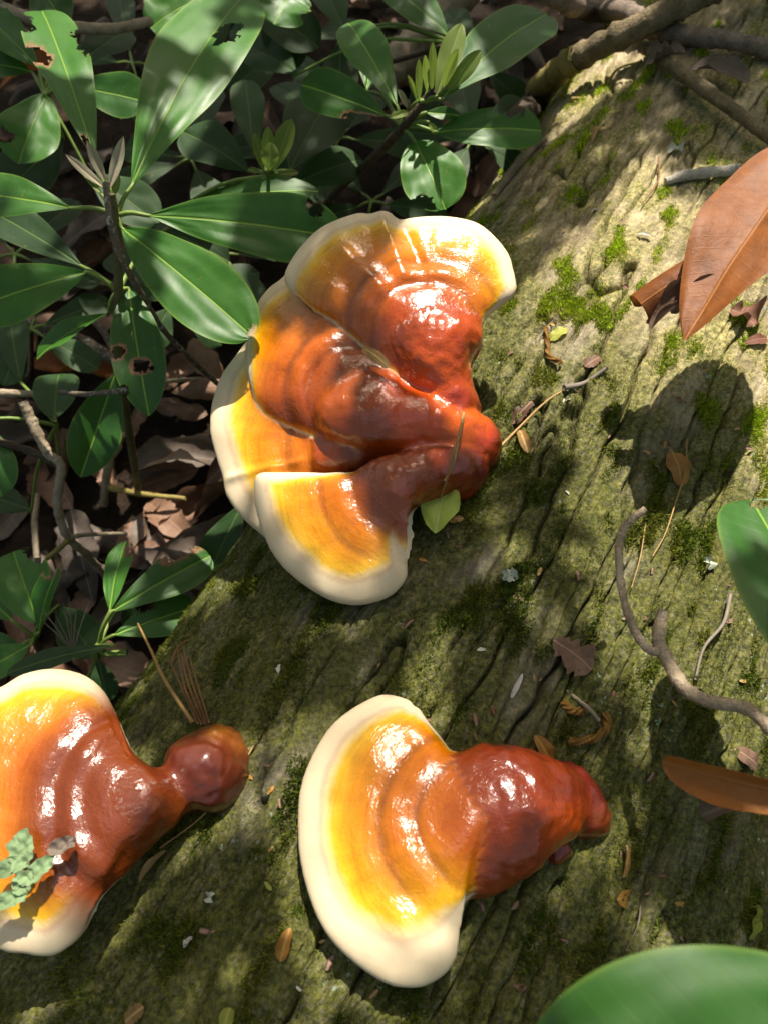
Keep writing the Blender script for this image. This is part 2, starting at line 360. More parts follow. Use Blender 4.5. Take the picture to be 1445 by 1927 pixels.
# ------------------------------------------------------------------ the log
AZ = math.radians(29)
LD = np.array([math.sin(AZ), math.cos(AZ), 0]); LE = np.array([math.cos(AZ), -math.sin(AZ), 0]); ZZ = np.array([0, 0, 1.0])
LR = 0.27; LA = LE * -0.001 - ZZ * LR                      # axis point
def log_fields(l, ph):
    a = l; b = LR * ph
    bw = b + 0.008 * fbm(a * 3, b * 5, 1.5, 2) + 0.0015 * perlin(a * 16, b * 22, 4)
    n1 = perlin(a * 3.2, bw * 46, 0.3) + 0.16 * perlin(a * 40, bw * 60, 7)
    gate = sstep(-0.25, 0.25, fbm(a * 6, b * 9, 20, 2) - 0.36 * sstep(0.30, 0.55, a) + 0.22)
    crk = np.exp(-(n1 / 0.030) ** 2) * sstep(-0.05, 0.2, gate * (0.35 + fbm(a * 9, b * 14, 71, 2))); f1 = np.exp(-np.abs(n1 / 0.075) ** 1.5) * gate
    n2 = perlin(a * 6.5, bw * 95, 5.3) + 0.2 * perlin(a * 60, bw * 120, 8)
    f2 = np.exp(-np.abs(n2 / 0.075) ** 1.5) * sstep(-0.3, 0.2, perlin(a * 9, b * 12, 31))
    n4 = perlin(a * 26, bw * 170, 15.3) + 0.25 * perlin(a * 120, bw * 240, 18)
    f4 = np.exp(-np.abs(n4 / 0.10) ** 1.5) * sstep(-0.3, 0.2, perlin(a * 14, b * 22, 61))
    nx = perlin(a * 26, b * 16, 11.7) + 0.3 * perlin(a * 50, b * 50, 3)
    f3 = np.exp(-(nx / 0.05) ** 2) * sstep(0.05, 0.4, perlin(a * 11, b * 20, 41))
    plate = np.clip(n1 * 1.6, -0.6, 0.6)
    q = 3.2 * fbm(a * 8, bw * 34, 23, 3) + 0.5 * perlin(a * 70, b * 110, 33); st = q - np.floor(q)
    flake = np.floor(q) + sstep(0.0, 0.16, st)              # bark scales lapping over each other
    rough = np.where(a > 0, 1.0, 1.0)
    d = (0.003 * fbm(a * 2.5, b * 5, 0.7, 2) + 0.0012 * plate + 0.0004 * flake - 0.0050 * f1 - 0.0085 * crk - 0.0040 * f2 - 0.0022 * f3 - 0.0014 * f4
         + 0.0009 * fbm(a * 60, b * 110, 6, 3) + 0.0007 * perlin(a * 190, b * 340, 2))
    return d, np.clip(0.35 * f1 + crk + 0.45 * f2 + 0.3 * f3 + 0.2 * f4, 0, 1), n1
def moss_field(l, ph):
    a = l; b = LR * ph
    m = 0.50 + 0.62 * fbm(a * 9 + 3, b * 17, 12, 4) + 0.25 * fbm(a * 40, b * 60, 2, 2)
    # thick green cushions grow in broad patches
    c = fbm(a * 20 + 31, b * 40, 14, 3) + 0.25 * fbm(a * 6, b * 9, 44, 2)
    return np.clip(m, 0, 1), c
def log_pt(l, ph, lift=0.0):
    l = np.asarray(l, float); ph = np.asarray(ph, float)
    r = LR + log_fields(l, ph)[0] + lift
    return LA + LD * l[..., None] + r[..., None] * (np.sin(ph)[..., None] * LE + np.cos(ph)[..., None] * ZZ)
def hit_lp(px, py, extra=0.0):                            # pixel -> (l, phi) on the log
    r = ray(px, py); o = CAM - LA
    a2 = np.array([r @ LE, r[2]]); o2 = np.array([o @ LE, o[2]]); R = LR + extra
    A = a2 @ a2; B = 2 * a2 @ o2; Cc = o2 @ o2 - R * R; D = B * B - 4 * A * Cc
    t = (-B - math.sqrt(max(D, 0))) / (2 * A)
    q = o + r * t
    return float(q @ LD), math.atan2(q @ LE, q[2])
def hit(px, py, lift=0.0):
    l, ph = hit_lp(px, py); return log_pt(np.array([l]), np.array([ph]), lift)[0]
def log_n(px, py):
    l, ph = hit_lp(px, py); return math.sin(ph) * LE + math.cos(ph) * ZZ

ls = np.concatenate([np.arange(-0.75, -0.22, 0.006), np.arange(-0.22, 0.55, 0.0017), np.arange(0.55, 1.0, 0.003), np.arange(1.0, 2.4, 0.008)])
ps = np.concatenate([np.arange(-2.6, -1.15, 0.03), np.arange(-1.15, 1.15, 0.0036), np.arange(1.15, 2.6, 0.03)])
LL, PP = np.meshgrid(ls, ps, indexing='ij')
dd, ff, _ = log_fields(LL, PP); mm, cc = moss_field(LL, PP)
lv = LA + LD * LL[..., None] + (LR + dd)[..., None] * (np.sin(PP)[..., None] * LE + np.cos(PP)[..., None] * ZZ)
dry = sstep(0.28, 0.50, LL + 0.10 * PP + 0.08 * fbm(LL * 8, PP * 3, 5, 2))  # mask of the upper log: drier tone with sunlight painted in
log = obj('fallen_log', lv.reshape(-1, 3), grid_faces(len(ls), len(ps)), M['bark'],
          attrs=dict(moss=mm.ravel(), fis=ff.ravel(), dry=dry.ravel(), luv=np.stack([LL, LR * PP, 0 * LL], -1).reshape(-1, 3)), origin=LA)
tag(log, 'thick fallen log with furrowed bark and a film of moss', 'log')

# moss: single upright blades, past counting
def make_moss(n):
    q = n * 3; l = rng.uniform(-0.30, 1.1, q); l = np.where(rng.random(q) < 0.3, rng.uniform(-0.1, 0.6, q), l)
    ph = rng.uniform(-1.25, 1.15, q)
    m, c = moss_field(l, ph); _, f, _ = log_fields(l, ph)
    w = sstep(0.06, 0.40, c) * 1.2 + 0.42 * sstep(0.40, 0.70, m) * sstep(0.10, -0.08, perlin(l * 30, LR * ph * 55, 3)) + 0.25 * f
    near = np.clip(0.9 / (0.35 + np.abs(l - 0.2)), 0.25, 1.8)
    k = rng.random(q) < w * near * 0.9
    l, ph, c, m = l[k][:n], ph[k][:n], c[k][:n], m[k][:n]; n = len(l)
    P = log_pt(l, ph, -0.0004)
    cam_px = to_px(P); vis = (cam_px[0] > -160) & (cam_px[0] < W + 200) & (cam_px[1] > -80) & (cam_px[1] < H + 200)
    l, ph, c, m, P = l[vis], ph[vis], c[vis], m[vis], P[vis]; n = len(l)
    nr = np.sin(ph)[:, None] * LE + np.cos(ph)[:, None] * ZZ
    dirn = nr + rng.normal(0, 0.62, (n, 3)); dirn /= np.linalg.norm(dirn, axis=1)[:, None]
    thick = sstep(0.1, 0.5, c)
    ln = (0.0017 + 0.0032 * thick) * rng.uniform(0.5, 1.35, n)
    sd = np.cross(dirn, rng.normal(0, 1, (n, 3))); sd /= np.linalg.norm(sd, axis=1)[:, None]
    wd_ = (0.00040 + 0.00028 * thick) * rng.uniform(0.7, 1.4, n)
    V = np.empty((n, 3, 3)); V[:, 0] = P + sd * wd_[:, None]; V[:, 1] = P - sd * wd_[:, None]; V[:, 2] = P + dirn * ln[:, None]
    dry_lit = sstep(0.28, 0.50, l + 0.10 * ph)  # same upper-log mask; sunlit green is put into the blade colour
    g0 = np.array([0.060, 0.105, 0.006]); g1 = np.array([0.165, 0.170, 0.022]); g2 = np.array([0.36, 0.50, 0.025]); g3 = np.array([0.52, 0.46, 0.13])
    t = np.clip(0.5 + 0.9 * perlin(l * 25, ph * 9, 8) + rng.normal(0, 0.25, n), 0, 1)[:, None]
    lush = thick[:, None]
    colr = (1 - dry_lit[:, None]) * ((1 - t) * g0 + t * g1) + dry_lit[:, None] * (lush * g2 + (1 - lush) * (t * g3 + (1 - t) * g2 * 0.8))
    colr *= rng.uniform(0.45, 1.5, (n, 1))
    pig = np.ones((n, 3, 4)); pig[:, :, :3] = colr[:, None]
    mo = obj('moss_carpet', V.reshape(-1, 3), np.arange(n * 3).reshape(-1, 3), M['moss'], parent=log, attrs=dict(pig=pig.reshape(-1, 4)), smooth=False, origin=LA)
    mo['kind'] = 'stuff'
    return n
make_moss(480000)

# ------------------------------------------------------------------ lacquered shelf fungi
CREAM, PINK = (0.66, 0.545, 0.365), (0.56, 0.40, 0.26)
ZONES = [(0.0, CREAM), (0.72, CREAM), (0.90, PINK), (1.06, (0.68, 0.52, 0.24)), (1.32, (0.70, 0.40, 0.016)), (1.9, (0.62, 0.24, 0.003)),
         (3.0, (0.56, 0.155, 0.002)), (4.8, (0.46, 0.098, 0.002)), (7.0, (0.33, 0.056, 0.002)), (10.0, (0.16, 0.024, 0.004))]
def zone_col(z, stops=ZONES):
    xs = np.array([s[0] for s in stops]); cs = np.array([s[1] for s in stops])
    return np.stack([np.interp(z, xs, cs[:, i]) for i in range(3)], -1)

def cap(outline, K, z0, nrm, lip=0.008, lipr=0.02, rise=0.012, rings=(), core=None, thick=0.011, zscale=1.0, seed=0, sag=0.0, crease=None, NS=260, NT=110, wr=1.0):
    """one fungus cap: outline (px, py, cream margin px) around the hub K, on the plane through K at height z0 with normal nrm"""
    nrm = unit(nrm); K3 = at_z(K[0], K[1], z0)
    ax = unit(np.cross(nrm, [0, 1, 0])) * -1; ax = unit(RGT - nrm * (RGT @ nrm)); ay = np.cross(nrm, ax)
    O = np.asarray(outline, float)
    closed = np.vstack([O[-1:], O, O[:2]])
    per = NS // len(O) + 1; pts = []
    for i in range(len(O)):
        a, b, c, d = closed[i], closed[i + 1], closed[i + 2], (closed[i + 3] if i + 3 < len(closed) else closed[i + 3 - len(O)])
        t = np.linspace(0, 1, per, endpoint=False)[:, None]
        pts.append(0.5 * (2 * b + (c - a) * t + (2 * a - 5 * b + 4 * c - d) * t ** 2 + (3 * b - a - 3 * c + d) * t ** 3))
    R = np.vstack(pts); ns = len(R)
    R3 = np.array([at_plane(x, y, K3, nrm) for x, y in R[:, :2]])
    scale = px_size(K3)
    mg = np.maximum(R[:, 2], 0.8) * scale * zscale
    r2 = np.stack([(R3 - K3) @ ax, (R3 - K3) @ ay], -1)
    r2 = r2 * (1 + 0.006 * perlin(np.arange(ns) * 0.07 + seed, seed * 1.7))[:, None]
    t = 1 - (1 - np.linspace(0.0, 1, NT)) ** 1.45
    t[0] = 0.004
    P = r2[None] * t[:, None, None]                        # (NT, ns, 2)
    flat = P.reshape(-1, 2)
    dist = np.full(len(flat), 1e9); zone = np.full(len(flat), 1e9)
    for i in range(ns):
        d = np.hypot(flat[:, 0] - r2[i, 0], flat[:, 1] - r2[i, 1])
        dist = np.minimum(dist, d); zone = np.minimum(zone, d / mg[i])
    dist = dist.reshape(NT, ns); zone = zone.reshape(NT, ns)
    ang = np.arctan2(P[..., 1], P[..., 0]); rad = np.hypot(P[..., 0], P[..., 1]) / scale      # px from hub
    ca, sa = np.cos(ang), np.sin(ang)
    zone_j = zone * (1 + 0.10 * fbm(ca * 2.2 + seed, sa * 2.2, rad / 160, 3)) + 0.05 * perlin(ca * 9, sa * 9, rad / 60 + seed)
    w = np.clip(dist / lipr, 0, 1); lipf = np.sqrt(1 - (1 - w) ** 2)
    h = lip * lipf + rise * np.clip(1 - t[:, None] * np.ones(ns), 0, 1) ** 1.3 - sag * (t[:, None] ** 2) * np.ones(ns)
    band = np.zeros_like(h)
    rj = rad * (1 + 0.05 * fbm(ca * 1.6 + 4, sa * 1.6, seed, 2))
    for (rp, amp, sg) in rings:                            # concentric swells and furrows, radius in px from hub
        h = h + (0.50 + 0.75 * perlin(ca * 1.4 + rp * 0.37, sa * 1.4, rp * 0.013)) * amp * np.exp(-((rj - rp) / sg) ** 2)
        band = np.maximum(band, np.exp(-((rj - rp) / (sg * 0.8)) ** 2) * (1.0 if amp < 0 else 0))
    soft = sstep(0.0, 0.02, dist); hubf = sstep(50, 170, rad)
    h = h + soft * (0.0045 * fbm(P[..., 0] * 20 + seed, P[..., 1] * 20, 3, 3) + hubf * 0.0011 * perlin(ca * 3.5 + seed, sa * 3.5, rad / 160)
                    + hubf * 0.00025 * perlin(ca * 14 + seed, sa * 14, rad / 90) + 0.00035 * perlin(P[..., 0] * 190, P[..., 1] * 190, seed))
    if crease is not None:                                 # folds running across the cap: px polylines
        for (x0, y0, x1, y1, amp, sg) in crease:
            a3, b3 = at_plane(x0, y0, K3, nrm) - K3, at_plane(x1, y1, K3, nrm) - K3
            a2, b2 = np.array([a3 @ ax, a3 @ ay]), np.array([b3 @ ax, b3 @ ay])
            v = b2 - a2; tt = np.clip(((P - a2) @ v) / (v @ v), 0, 1); dv = P - a2 - tt[..., None] * v
            sgn = (dv[..., 0] * v[1] - dv[..., 1] * v[0]) / np.linalg.norm(v)
            fade = sstep(0, 0.1, tt) * sstep(1.0, 0.75, tt)
            h = h + fade * amp * np.exp(-(sgn / (sg * scale)) ** 2) * np.where(sgn > 0, 1.0, np.exp(-(np.abs(sgn) / (sg * 0.3 * scale))))
    col = zone_col(zone_j)
    col = col * (1 + (0.10 * perlin(rj * 0.16, ca * 2.0 + sa, 0.3 + seed) + 0.07 * perlin(rj * 0.42, ca * 5 + sa * 3, 0.6 + seed)) * sstep(1.05, 1.5, zone_j))[..., None]
    col = col * (1 - 0.40 * band * sstep(1.3, 2.2, zone_j))[..., None]
    col *= (1 + 0.10 * hubf * perlin(ca * 14, sa * 14, rad / 400 + seed) * sstep(1.1, 1.5, zone_j))[..., None]
    thin = sstep(0.8, 0.98, zone_j) * sstep(1.15, 0.98, zone_j)
    if core is not None:                                   # old dark middle: (radius px, width px, colour)
        cr, cw, cc_ = core
        f = sstep(cr + cw, cr - cw, rj)[..., None]; col = col * (1 - f) + np.array(cc_) * f
    gloss = sstep(0.85, 1.2, zone_j)
    wrk = sstep(1.0, 1.6, zone_j) * wr
    top = K3 + P[..., :1] * ax + P[..., 1:] * ay + h[..., None] * nrm
    wb = np.clip(dist / (lipr * 0.7), 0, 1)
    hb = -0.55 * thick * np.sqrt(1 - (1 - wb) ** 2) - thick * (1 - t[:, None]) ** 1.0 - sag * (t[:, None] ** 2)
    bot = (K3 + P[..., :1] * ax + P[..., 1:] * ay + hb[..., None] * nrm)[::-1][1:]
    V = np.concatenate([top.reshape(-1, 3), bot.reshape(-1, 3)])
    nb = len(bot.reshape(-1, 3))
    pig = np.ones((len(V), 4)); pig[:len(flat), :3] = col.reshape(-1, 3); uf = sstep(2, 9, R[:, 2])[None, :, None]; pig[len(flat):, :3] = (uf * np.array((0.66, 0.57, 0.40)) + (1 - uf) * np.array((0.26, 0.06, 0.006)) + np.zeros((NT - 1, 1, 1))).reshape(-1, 3)
    gl = np.concatenate([gloss.ravel(), np.zeros(nb)]); wk = np.concatenate([wrk.ravel(), np.zeros(nb)])
    radv = np.stack([P[..., 0], P[..., 1], seed + 0 * rad], -1).reshape(-1, 3)
    radv = np.concatenate([radv, np.zeros((nb, 3))])
    F = grid_faces(2 * NT - 1, ns, True).tolist()
    F.append(list(range(ns))[::-1]); F.append([len(V) - ns + i for i in range(ns)])
    ring = np.concatenate([np.stack([rj * scale, ca * 0.009, sa * 0.009 + seed * 0.1], -1).reshape(-1, 3), np.zeros((nb, 3))])
    return dict(name='cap', V=V, F=F, pig=pig[:, :3], gloss=gl, wr=wk, ring=ring)

def horn(name, stations, colfn, wr=1.2, seed=0, cap_end=True):
    """a stalk swept through stations (px, py, z, half width px, half height m)"""
    st = np.array(stations, float); C = np.array([at_z(x, y, z) for x, y, z in st[:, :3]])
    hw = np.array([w * px_size(c) for w, c in zip(st[:, 3], C)]); n = 14 * len(st)
    P = spline(C, n); W_ = np.maximum(spline(hw[:, None], n)[:, 0], 0.0015); Hh = np.maximum(spline(st[:, 4:5], n)[:, 0], 0.0015)
    T = np.gradient(P, axis=0); T[:, 2] *= 0.3; T /= np.linalg.norm(T, axis=1)[:, None]
    S = np.cross(T, ZZ); S /= np.linalg.norm(S, axis=1)[:, None]; U = np.cross(S, T)
    a = np.linspace(0, 2 * np.pi, 40, endpoint=False)
    lump = 1 + 0.10 * fbm(np.cos(a)[None] * 1.1 + seed, np.sin(a)[None] * 1.1, np.arange(n)[:, None] * 0.11 + seed, 3)
    V = P[:, None] + (np.cos(a)[None] * W_[:, None] * lump)[..., None] * S[:, None] + (np.sin(a)[None] * Hh[:, None] * lump)[..., None] * U[:, None]
    V = V.reshape(-1, 3); F = grid_faces(n, 40, True).tolist(); F.append(list(range(40))[::-1]); F.append(list(range((n - 1) * 40, n * 40)))
    x, y = to_px(V)
    return dict(name=name, V=V, F=F, pig=np.clip(colfn(x, y, V), 0.002, 1), gloss=np.ones(len(V)), wr=np.full(len(V), wr), ring=V * 0.35)
def fuse(parent, parts, voxel=0.0014, seed=0, blend=16):
    """grow caps and stalks into one skin, then hand each its own share of it"""
    from mathutils.kdtree import KDTree
    V = np.vstack([p['V'] for p in parts]); off = np.cumsum([0] + [len(p['V']) for p in parts])
    F = [[i + o for i in f] for p, o in zip(parts, off) for f in p['F']]
    org = V.mean(0); me = mesh_data('skin', V - org, F); o = bpy.data.objects.new('skin', me); COL.objects.link(o)
    r = o.modifiers.new('r', 'REMESH'); r.mode = 'VOXEL'; r.voxel_size = voxel
    ev = o.evaluated_get(bpy.context.evaluated_depsgraph_get()); m2 = ev.to_mesh()
    n = len(m2.vertices); co = np.empty(n * 3, dtype=np.float32); m2.vertices.foreach_get('co', co); co = co.reshape(-1, 3).astype(float) + org
    E_ = np.empty(len(m2.edges) * 2, dtype=np.int32); m2.edges.foreach_get('vertices', E_); E_ = E_.reshape(-1, 2)
    Q = [list(p.vertices) for p in m2.polygons]
    ev.to_mesh_clear(); bpy.data.objects.remove(o); bpy.data.meshes.remove(me)
    D = np.empty((len(parts), n)); I = np.empty((len(parts), n), dtype=int)
    for k, p in enumerate(parts):
        kd = KDTree(len(p['V']))
        for i, v in enumerate(p['V']): kd.insert(v, i)
        kd.balance()
        for i in range(n):
            _, I[k, i], D[k, i] = kd.find(co[i])
    stalk = np.array([p['name'] != 'cap' for p in parts])
    dc = D[~stalk].min(0); dsn = D[stalk].min(0)
    ds2 = np.sort(D[stalk], 0)[1] if stalk.sum() > 1 else dsn + 1
    # even the joints out, leave the rest alone
    join = np.maximum(sstep(0.014, 0.004, dc) * sstep(0.014, 0.004, dsn), 0.35 * sstep(0.008, 0.003, ds2))
    deg = np.bincount(E_.ravel(), minlength=n).astype(float)
    for it in range(blend):
        L_ = np.stack([np.bincount(E_[:, 0], co[E_[:, 1], j], n) + np.bincount(E_[:, 1], co[E_[:, 0], j], n) for j in range(3)], -1) / deg[:, None]
        f = np.where(it < 4, np.maximum(join, 0.55), join * 0.9)[:, None]
        co = co + f * (L_ - co)
    w = 1.0 / (D ** 2 + 0.0011 ** 2) ** 2; w /= w.sum(0)
    pig = sum(w[k][:, None] * p['pig'][I[k]] for k, p in enumerate(parts))
    gl = sum(w[k] * p['gloss'][I[k]] for k, p in enumerate(parts)); wk = sum(w[k] * p['wr'][I[k]] for k, p in enumerate(parts))
    tmp = mesh_data('skin', co, Q); nn = np.empty(n * 3, dtype=np.float32); tmp.vertices.foreach_get('normal', nn); nn = nn.reshape(-1, 3).astype(float); bpy.data.meshes.remove(tmp)
    fr = sstep(0.8, 0.3, w[~stalk].sum(0))
    co = co + nn * (fr * (0.0022 * fbm(co[:, 0] * 38, co[:, 1] * 38, co[:, 2] * 38 + seed, 3) + 0.0006 * perlin(co[:, 0] * 170, co[:, 1] * 170, co[:, 2] * 170 + seed)))[:, None]
    tmp = mesh_data('skin', co, Q); nn = np.empty(n * 3, dtype=np.float32); tmp.vertices.foreach_get('normal', nn); nn = nn.reshape(-1, 3); bpy.data.meshes.remove(tmp)
    Q = np.array([q if len(q) == 4 else q + q[-1:] for q in Q]) if not all(len(q) == 4 for q in Q) else np.array(Q)
    own = D.argmin(0); ring = np.zeros((n, 3))
    for k, p in enumerate(parts): ring[own == k] = p['ring'][I[k][own == k]]
    fo = np.array([np.bincount(own[q]).argmax() for q in Q])
    for k, p in enumerate(parts):
        q = Q[fo == k]
        if not len(q): continue
        ids, inv = np.unique(q.ravel(), return_inverse=True); q2 = inv.reshape(-1, 4)
        pg = np.ones((len(ids), 4)); pg[:, :3] = pig[ids]
        ob = obj(p['name'], co[ids], q2.astype(np.int32), M['fungus'], parent, attrs=dict(pig=pg, gloss=gl[ids], wrinkle=wk[ids], radial=co[ids], ring=ring[ids]))
        ob.data.normals_split_custom_set_from_vertices([tuple(v) for v in nn[ids]])

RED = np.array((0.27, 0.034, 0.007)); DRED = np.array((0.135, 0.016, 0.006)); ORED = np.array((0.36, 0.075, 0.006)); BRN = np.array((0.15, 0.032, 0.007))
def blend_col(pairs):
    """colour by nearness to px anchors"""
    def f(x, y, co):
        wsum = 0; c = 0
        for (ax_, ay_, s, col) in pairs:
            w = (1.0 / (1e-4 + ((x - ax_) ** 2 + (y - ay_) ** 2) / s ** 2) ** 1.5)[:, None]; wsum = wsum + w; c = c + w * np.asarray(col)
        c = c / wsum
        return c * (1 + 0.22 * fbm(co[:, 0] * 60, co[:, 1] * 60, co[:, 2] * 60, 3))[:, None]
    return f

# the single fungus in the middle of the mossy slope
f3 = thing('shelf_fungus', hit(1095, 1560), 'glossy orange shelf fungus with cream rim, white sheen and fat red stalk, uncovered', 'fungus', 'lacquered shelf fungi on the log')
o3 = [(771,1312,30),(735,1301,44),(702,1305,52),(655,1331,56),(613,1368,56),(580,1425,56),(561,1486,56),(557,1542,56),(560,1599,56),(568,1651,56),(585,1707,58),
      (613,1759,60),(651,1801,64),(693,1834,68),(735,1855,72),(778,1860,74),(811,1851,74),(839,1832,70),(858,1801,60),(862,1768,42),(861,1740,20),(869,1712,9),(886,1679,4),
      (900,1652,3),(925,1622,3),(945,1556,3),(930,1490,3),(895,1446,3),(858,1425,4),(839,1392,6),(811,1361,10),(796,1340,18),(789,1326,24),(778,1324,26)]
c3 = cap(o3, (900, 1556), 0.022, (-0.06, 0.09, 1), lip=0.009, lipr=0.024, rise=0.014, rings=((112, -0.0030, 9), (140, 0.0035, 20), (178, -0.0016, 12), (225, 0.0025, 26)),
         core=(80, 45, (0.38, 0.074, 0.003)), thick=0.014, seed=3, sag=0.006)
h3 = horn('stalk', [(838,1562,0.008,108,0.018),(872,1556,0.012,124,0.023),(905,1536,0.016,124,0.026),(950,1522,0.017,120,0.028),(1000,1512,0.014,102,0.027),(1040,1514,0.007,80,0.024),(1066,1524,-0.002,58,0.020),(1082,1534,-0.008,36,0.014),(1088,1538,-0.010,16,0.008)],
          blend_col([(860,1560,60,(0.30,0.056,0.004)),(960,1460,60,(0.17,0.020,0.004)),(950,1560,50,(0.20,0.026,0.004)),(960,1650,60,(0.24,0.032,0.004)),(1060,1560,36,(0.46,0.066,0.004)),(1070,1480,30,(0.16,0.020,0.005))]), seed=2)  # bright anchor at the narrow end paints its sunlit patch
k3 = horn('knob', [(1025,1482,-0.006,56,0.018),(1060,1502,-0.006,66,0.021),(1090,1526,-0.011,56,0.020),(1112,1544,-0.016,40,0.018),(1128,1558,-0.020,24,0.012),(1134,1560,-0.022,10,0.006)],
          blend_col([(1060,1480,60,(0.13,0.012,0.006)),(1128,1545,18,(0.26,0.05,0.012)),(1100,1580,40,(0.17,0.016,0.006))]), wr=0.3, seed=4)
n3 = horn('knob', [(1060,1585,-0.012,26,0.014),(1045,1602,-0.014,24,0.014),(1036,1618,-0.018,18,0.012),(1031,1632,-0.020,9,0.006)], blend_col([(1040,1610,30,(0.20,0.018,0.005))]), wr=0.3)
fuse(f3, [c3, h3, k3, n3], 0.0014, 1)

# the fungus with the lichen flake on it and the round stalk end
f2 = thing('shelf_fungus', hit(400, 1440), 'shelf fungus with brown ringed cap and round brown bulb at its stalk end', 'fungus', 'lacquered shelf fungi on the log')
o2 = [(0,1288,42),(37,1266,42),(73,1257,42),(110,1255,42),(147,1262,38),(176,1279,30),(198,1303,20),(211,1330,12),(220,1352,8),(231,1385,5),(244,1418,3),(262,1437,2),(305,1445,2),(345,1470,2),
      (352,1515,2),(330,1555,2),(312,1567,2),(279,1598,3),(235,1646,5),(206,1668,9),(184,1690,17),(169,1719,27),(161,1745,34),(136,1774,40),(103,1796,42),(73,1801,42),(37,1796,42),(0,1789,44),(-60,1755,46),(-120,1690,46),
      (-155,1600,46),(-160,1510,46),(-140,1420,46),(-95,1345,46),(-45,1305,44)]
c2 = cap(o2, (298, 1502), 0.0, (0.08, 0.06, 1), lip=0.008, lipr=0.020, rise=0.016, rings=((80, 0.003, 25), (118, -0.002, 10), (145, 0.003, 14), (175, -0.0045, 10), (210, 0.003, 24)),
         core=(232, 55, (0.165, 0.029, 0.003)), thick=0.012, seed=9, sag=0.004)
h2 = horn('stalk', [(205,1520,-0.004,96,0.014),(240,1512,0.000,96,0.020),(275,1504,0.000,80,0.024),(308,1496,-0.008,48,0.021),(330,1490,-0.014,41,0.019),(352,1482,-0.018,50,0.022),(372,1470,-0.022,56,0.022)],
          blend_col([(215,1515,60,(0.165,0.029,0.004)),(262,1500,40,(0.15,0.025,0.004)),(320,1490,30,(0.085,0.012,0.004)),(360,1490,40,(0.12,0.018,0.005))]), wr=0.7, seed=5)
b2 = horn('bulb', [(358,1500,-0.024,54,0.020),(374,1478,-0.022,76,0.028),(390,1452,-0.022,82,0.031),(404,1428,-0.026,74,0.028),(416,1404,-0.028,62,0.024),(424,1384,-0.030,42,0.018),(428,1374,-0.032,18,0.008)],
          blend_col([(385,1440,60,(0.10,0.017,0.007)),(405,1366,24,(0.22,0.080,0.010)),(452,1400,16,(0.20,0.06,0.012)),(420,1490,30,(0.075,0.010,0.005))]), wr=0.25, seed=7)
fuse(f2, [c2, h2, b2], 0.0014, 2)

# the cluster of overlapping caps
f1 = thing('shelf_fungus', hit(880, 880), 'big cluster of four overlapping glossy shelf fungus caps on knobbly red stalk', 'fungus', 'lacquered shelf fungi on the log')
# lowest cap
oC = [(520,600,30),(466,642,36),(436,680,40),(412,719,42),(399,766,44),(396,809,44),(404,848,44),(419,895,44),(427,933,46),(453,972,46),(487,1004,46),(530,1030,40),(590,1010,26),(650,960,10),(700,900,5),(720,860,4),(700,800,4),(660,720,5),(600,640,12)]
cC = cap(oC, (660, 850), -0.011, (-0.16, -0.28, 1), lip=0.008, lipr=0.020, rise=0.010, rings=((60, 0.003, 22), (110, -0.0025, 12), (150, 0.002, 18)), core=(40, 50, (0.30, 0.05, 0.004)), thick=0.010, seed=21,
         crease=[(420, 905, 620, 868, 0.003, 9)])
# middle cap
oB = [(585,512,20),(545,515,24),(528,528,26),(509,543,24),(487,569,20),(472,602,18),(464,640,15),(466,690,10),(478,745,3),(500,779,1),(534,800,1),(573,815,1),(605,830,1),(640,850,1),(700,860,1),(750,850,2),(760,800,2),(755,740,2),(745,680,3),(715,640,4),(680,600,6),(640,555,10),(612,525,16)]
cB = cap(oB, (672, 745), 0.014, (-0.22, -0.26, 1), lip=0.009, lipr=0.022, rise=0.014, rings=((82, -0.0035, 10), (105, 0.003, 16), (130, -0.0015, 10), (160, 0.002, 16)), core=(70, 24, (0.27, 0.050, 0.003)), thick=0.012, zscale=1.5, seed=27)
# upper cap
oA = [(901,640,3),(903,614,3),(915,600,4),(938,579,7),(963,560,16),(972,543,24),(966,509,30),(957,479,32),(933,449,34),(899,421,35),(856,409,34),(809,408,32),(766,412,31),(745,409,31),(736,401,32),(719,398,32),(697,404,32),(676,402,34),
      (642,412,38),(603,431,40),(569,461,40),(547,491,38),(535,518,32),(538,536,22),(552,552,5),(586,580,1.5),(625,603,1),(655,627,1),(680,650,1),(720,690,3),(780,720,3),(850,710,3),(890,680,3)]
cA = cap(oA, (800, 640), 0.038, (-0.06, -0.30, 1), lip=0.008, lipr=0.020, rise=0.012, rings=((98, -0.0035, 10), (122, 0.0025, 14), (150, -0.0015, 9), (178, 0.0015, 14)), core=(84, 16, (0.32, 0.046, 0.004)), thick=0.011, seed=33,
         crease=[(716, 396, 770, 560, 0.0035, 22), (752, 405, 806, 540, -0.003, 16), (640, 470, 760, 600, 0.003, 26)])
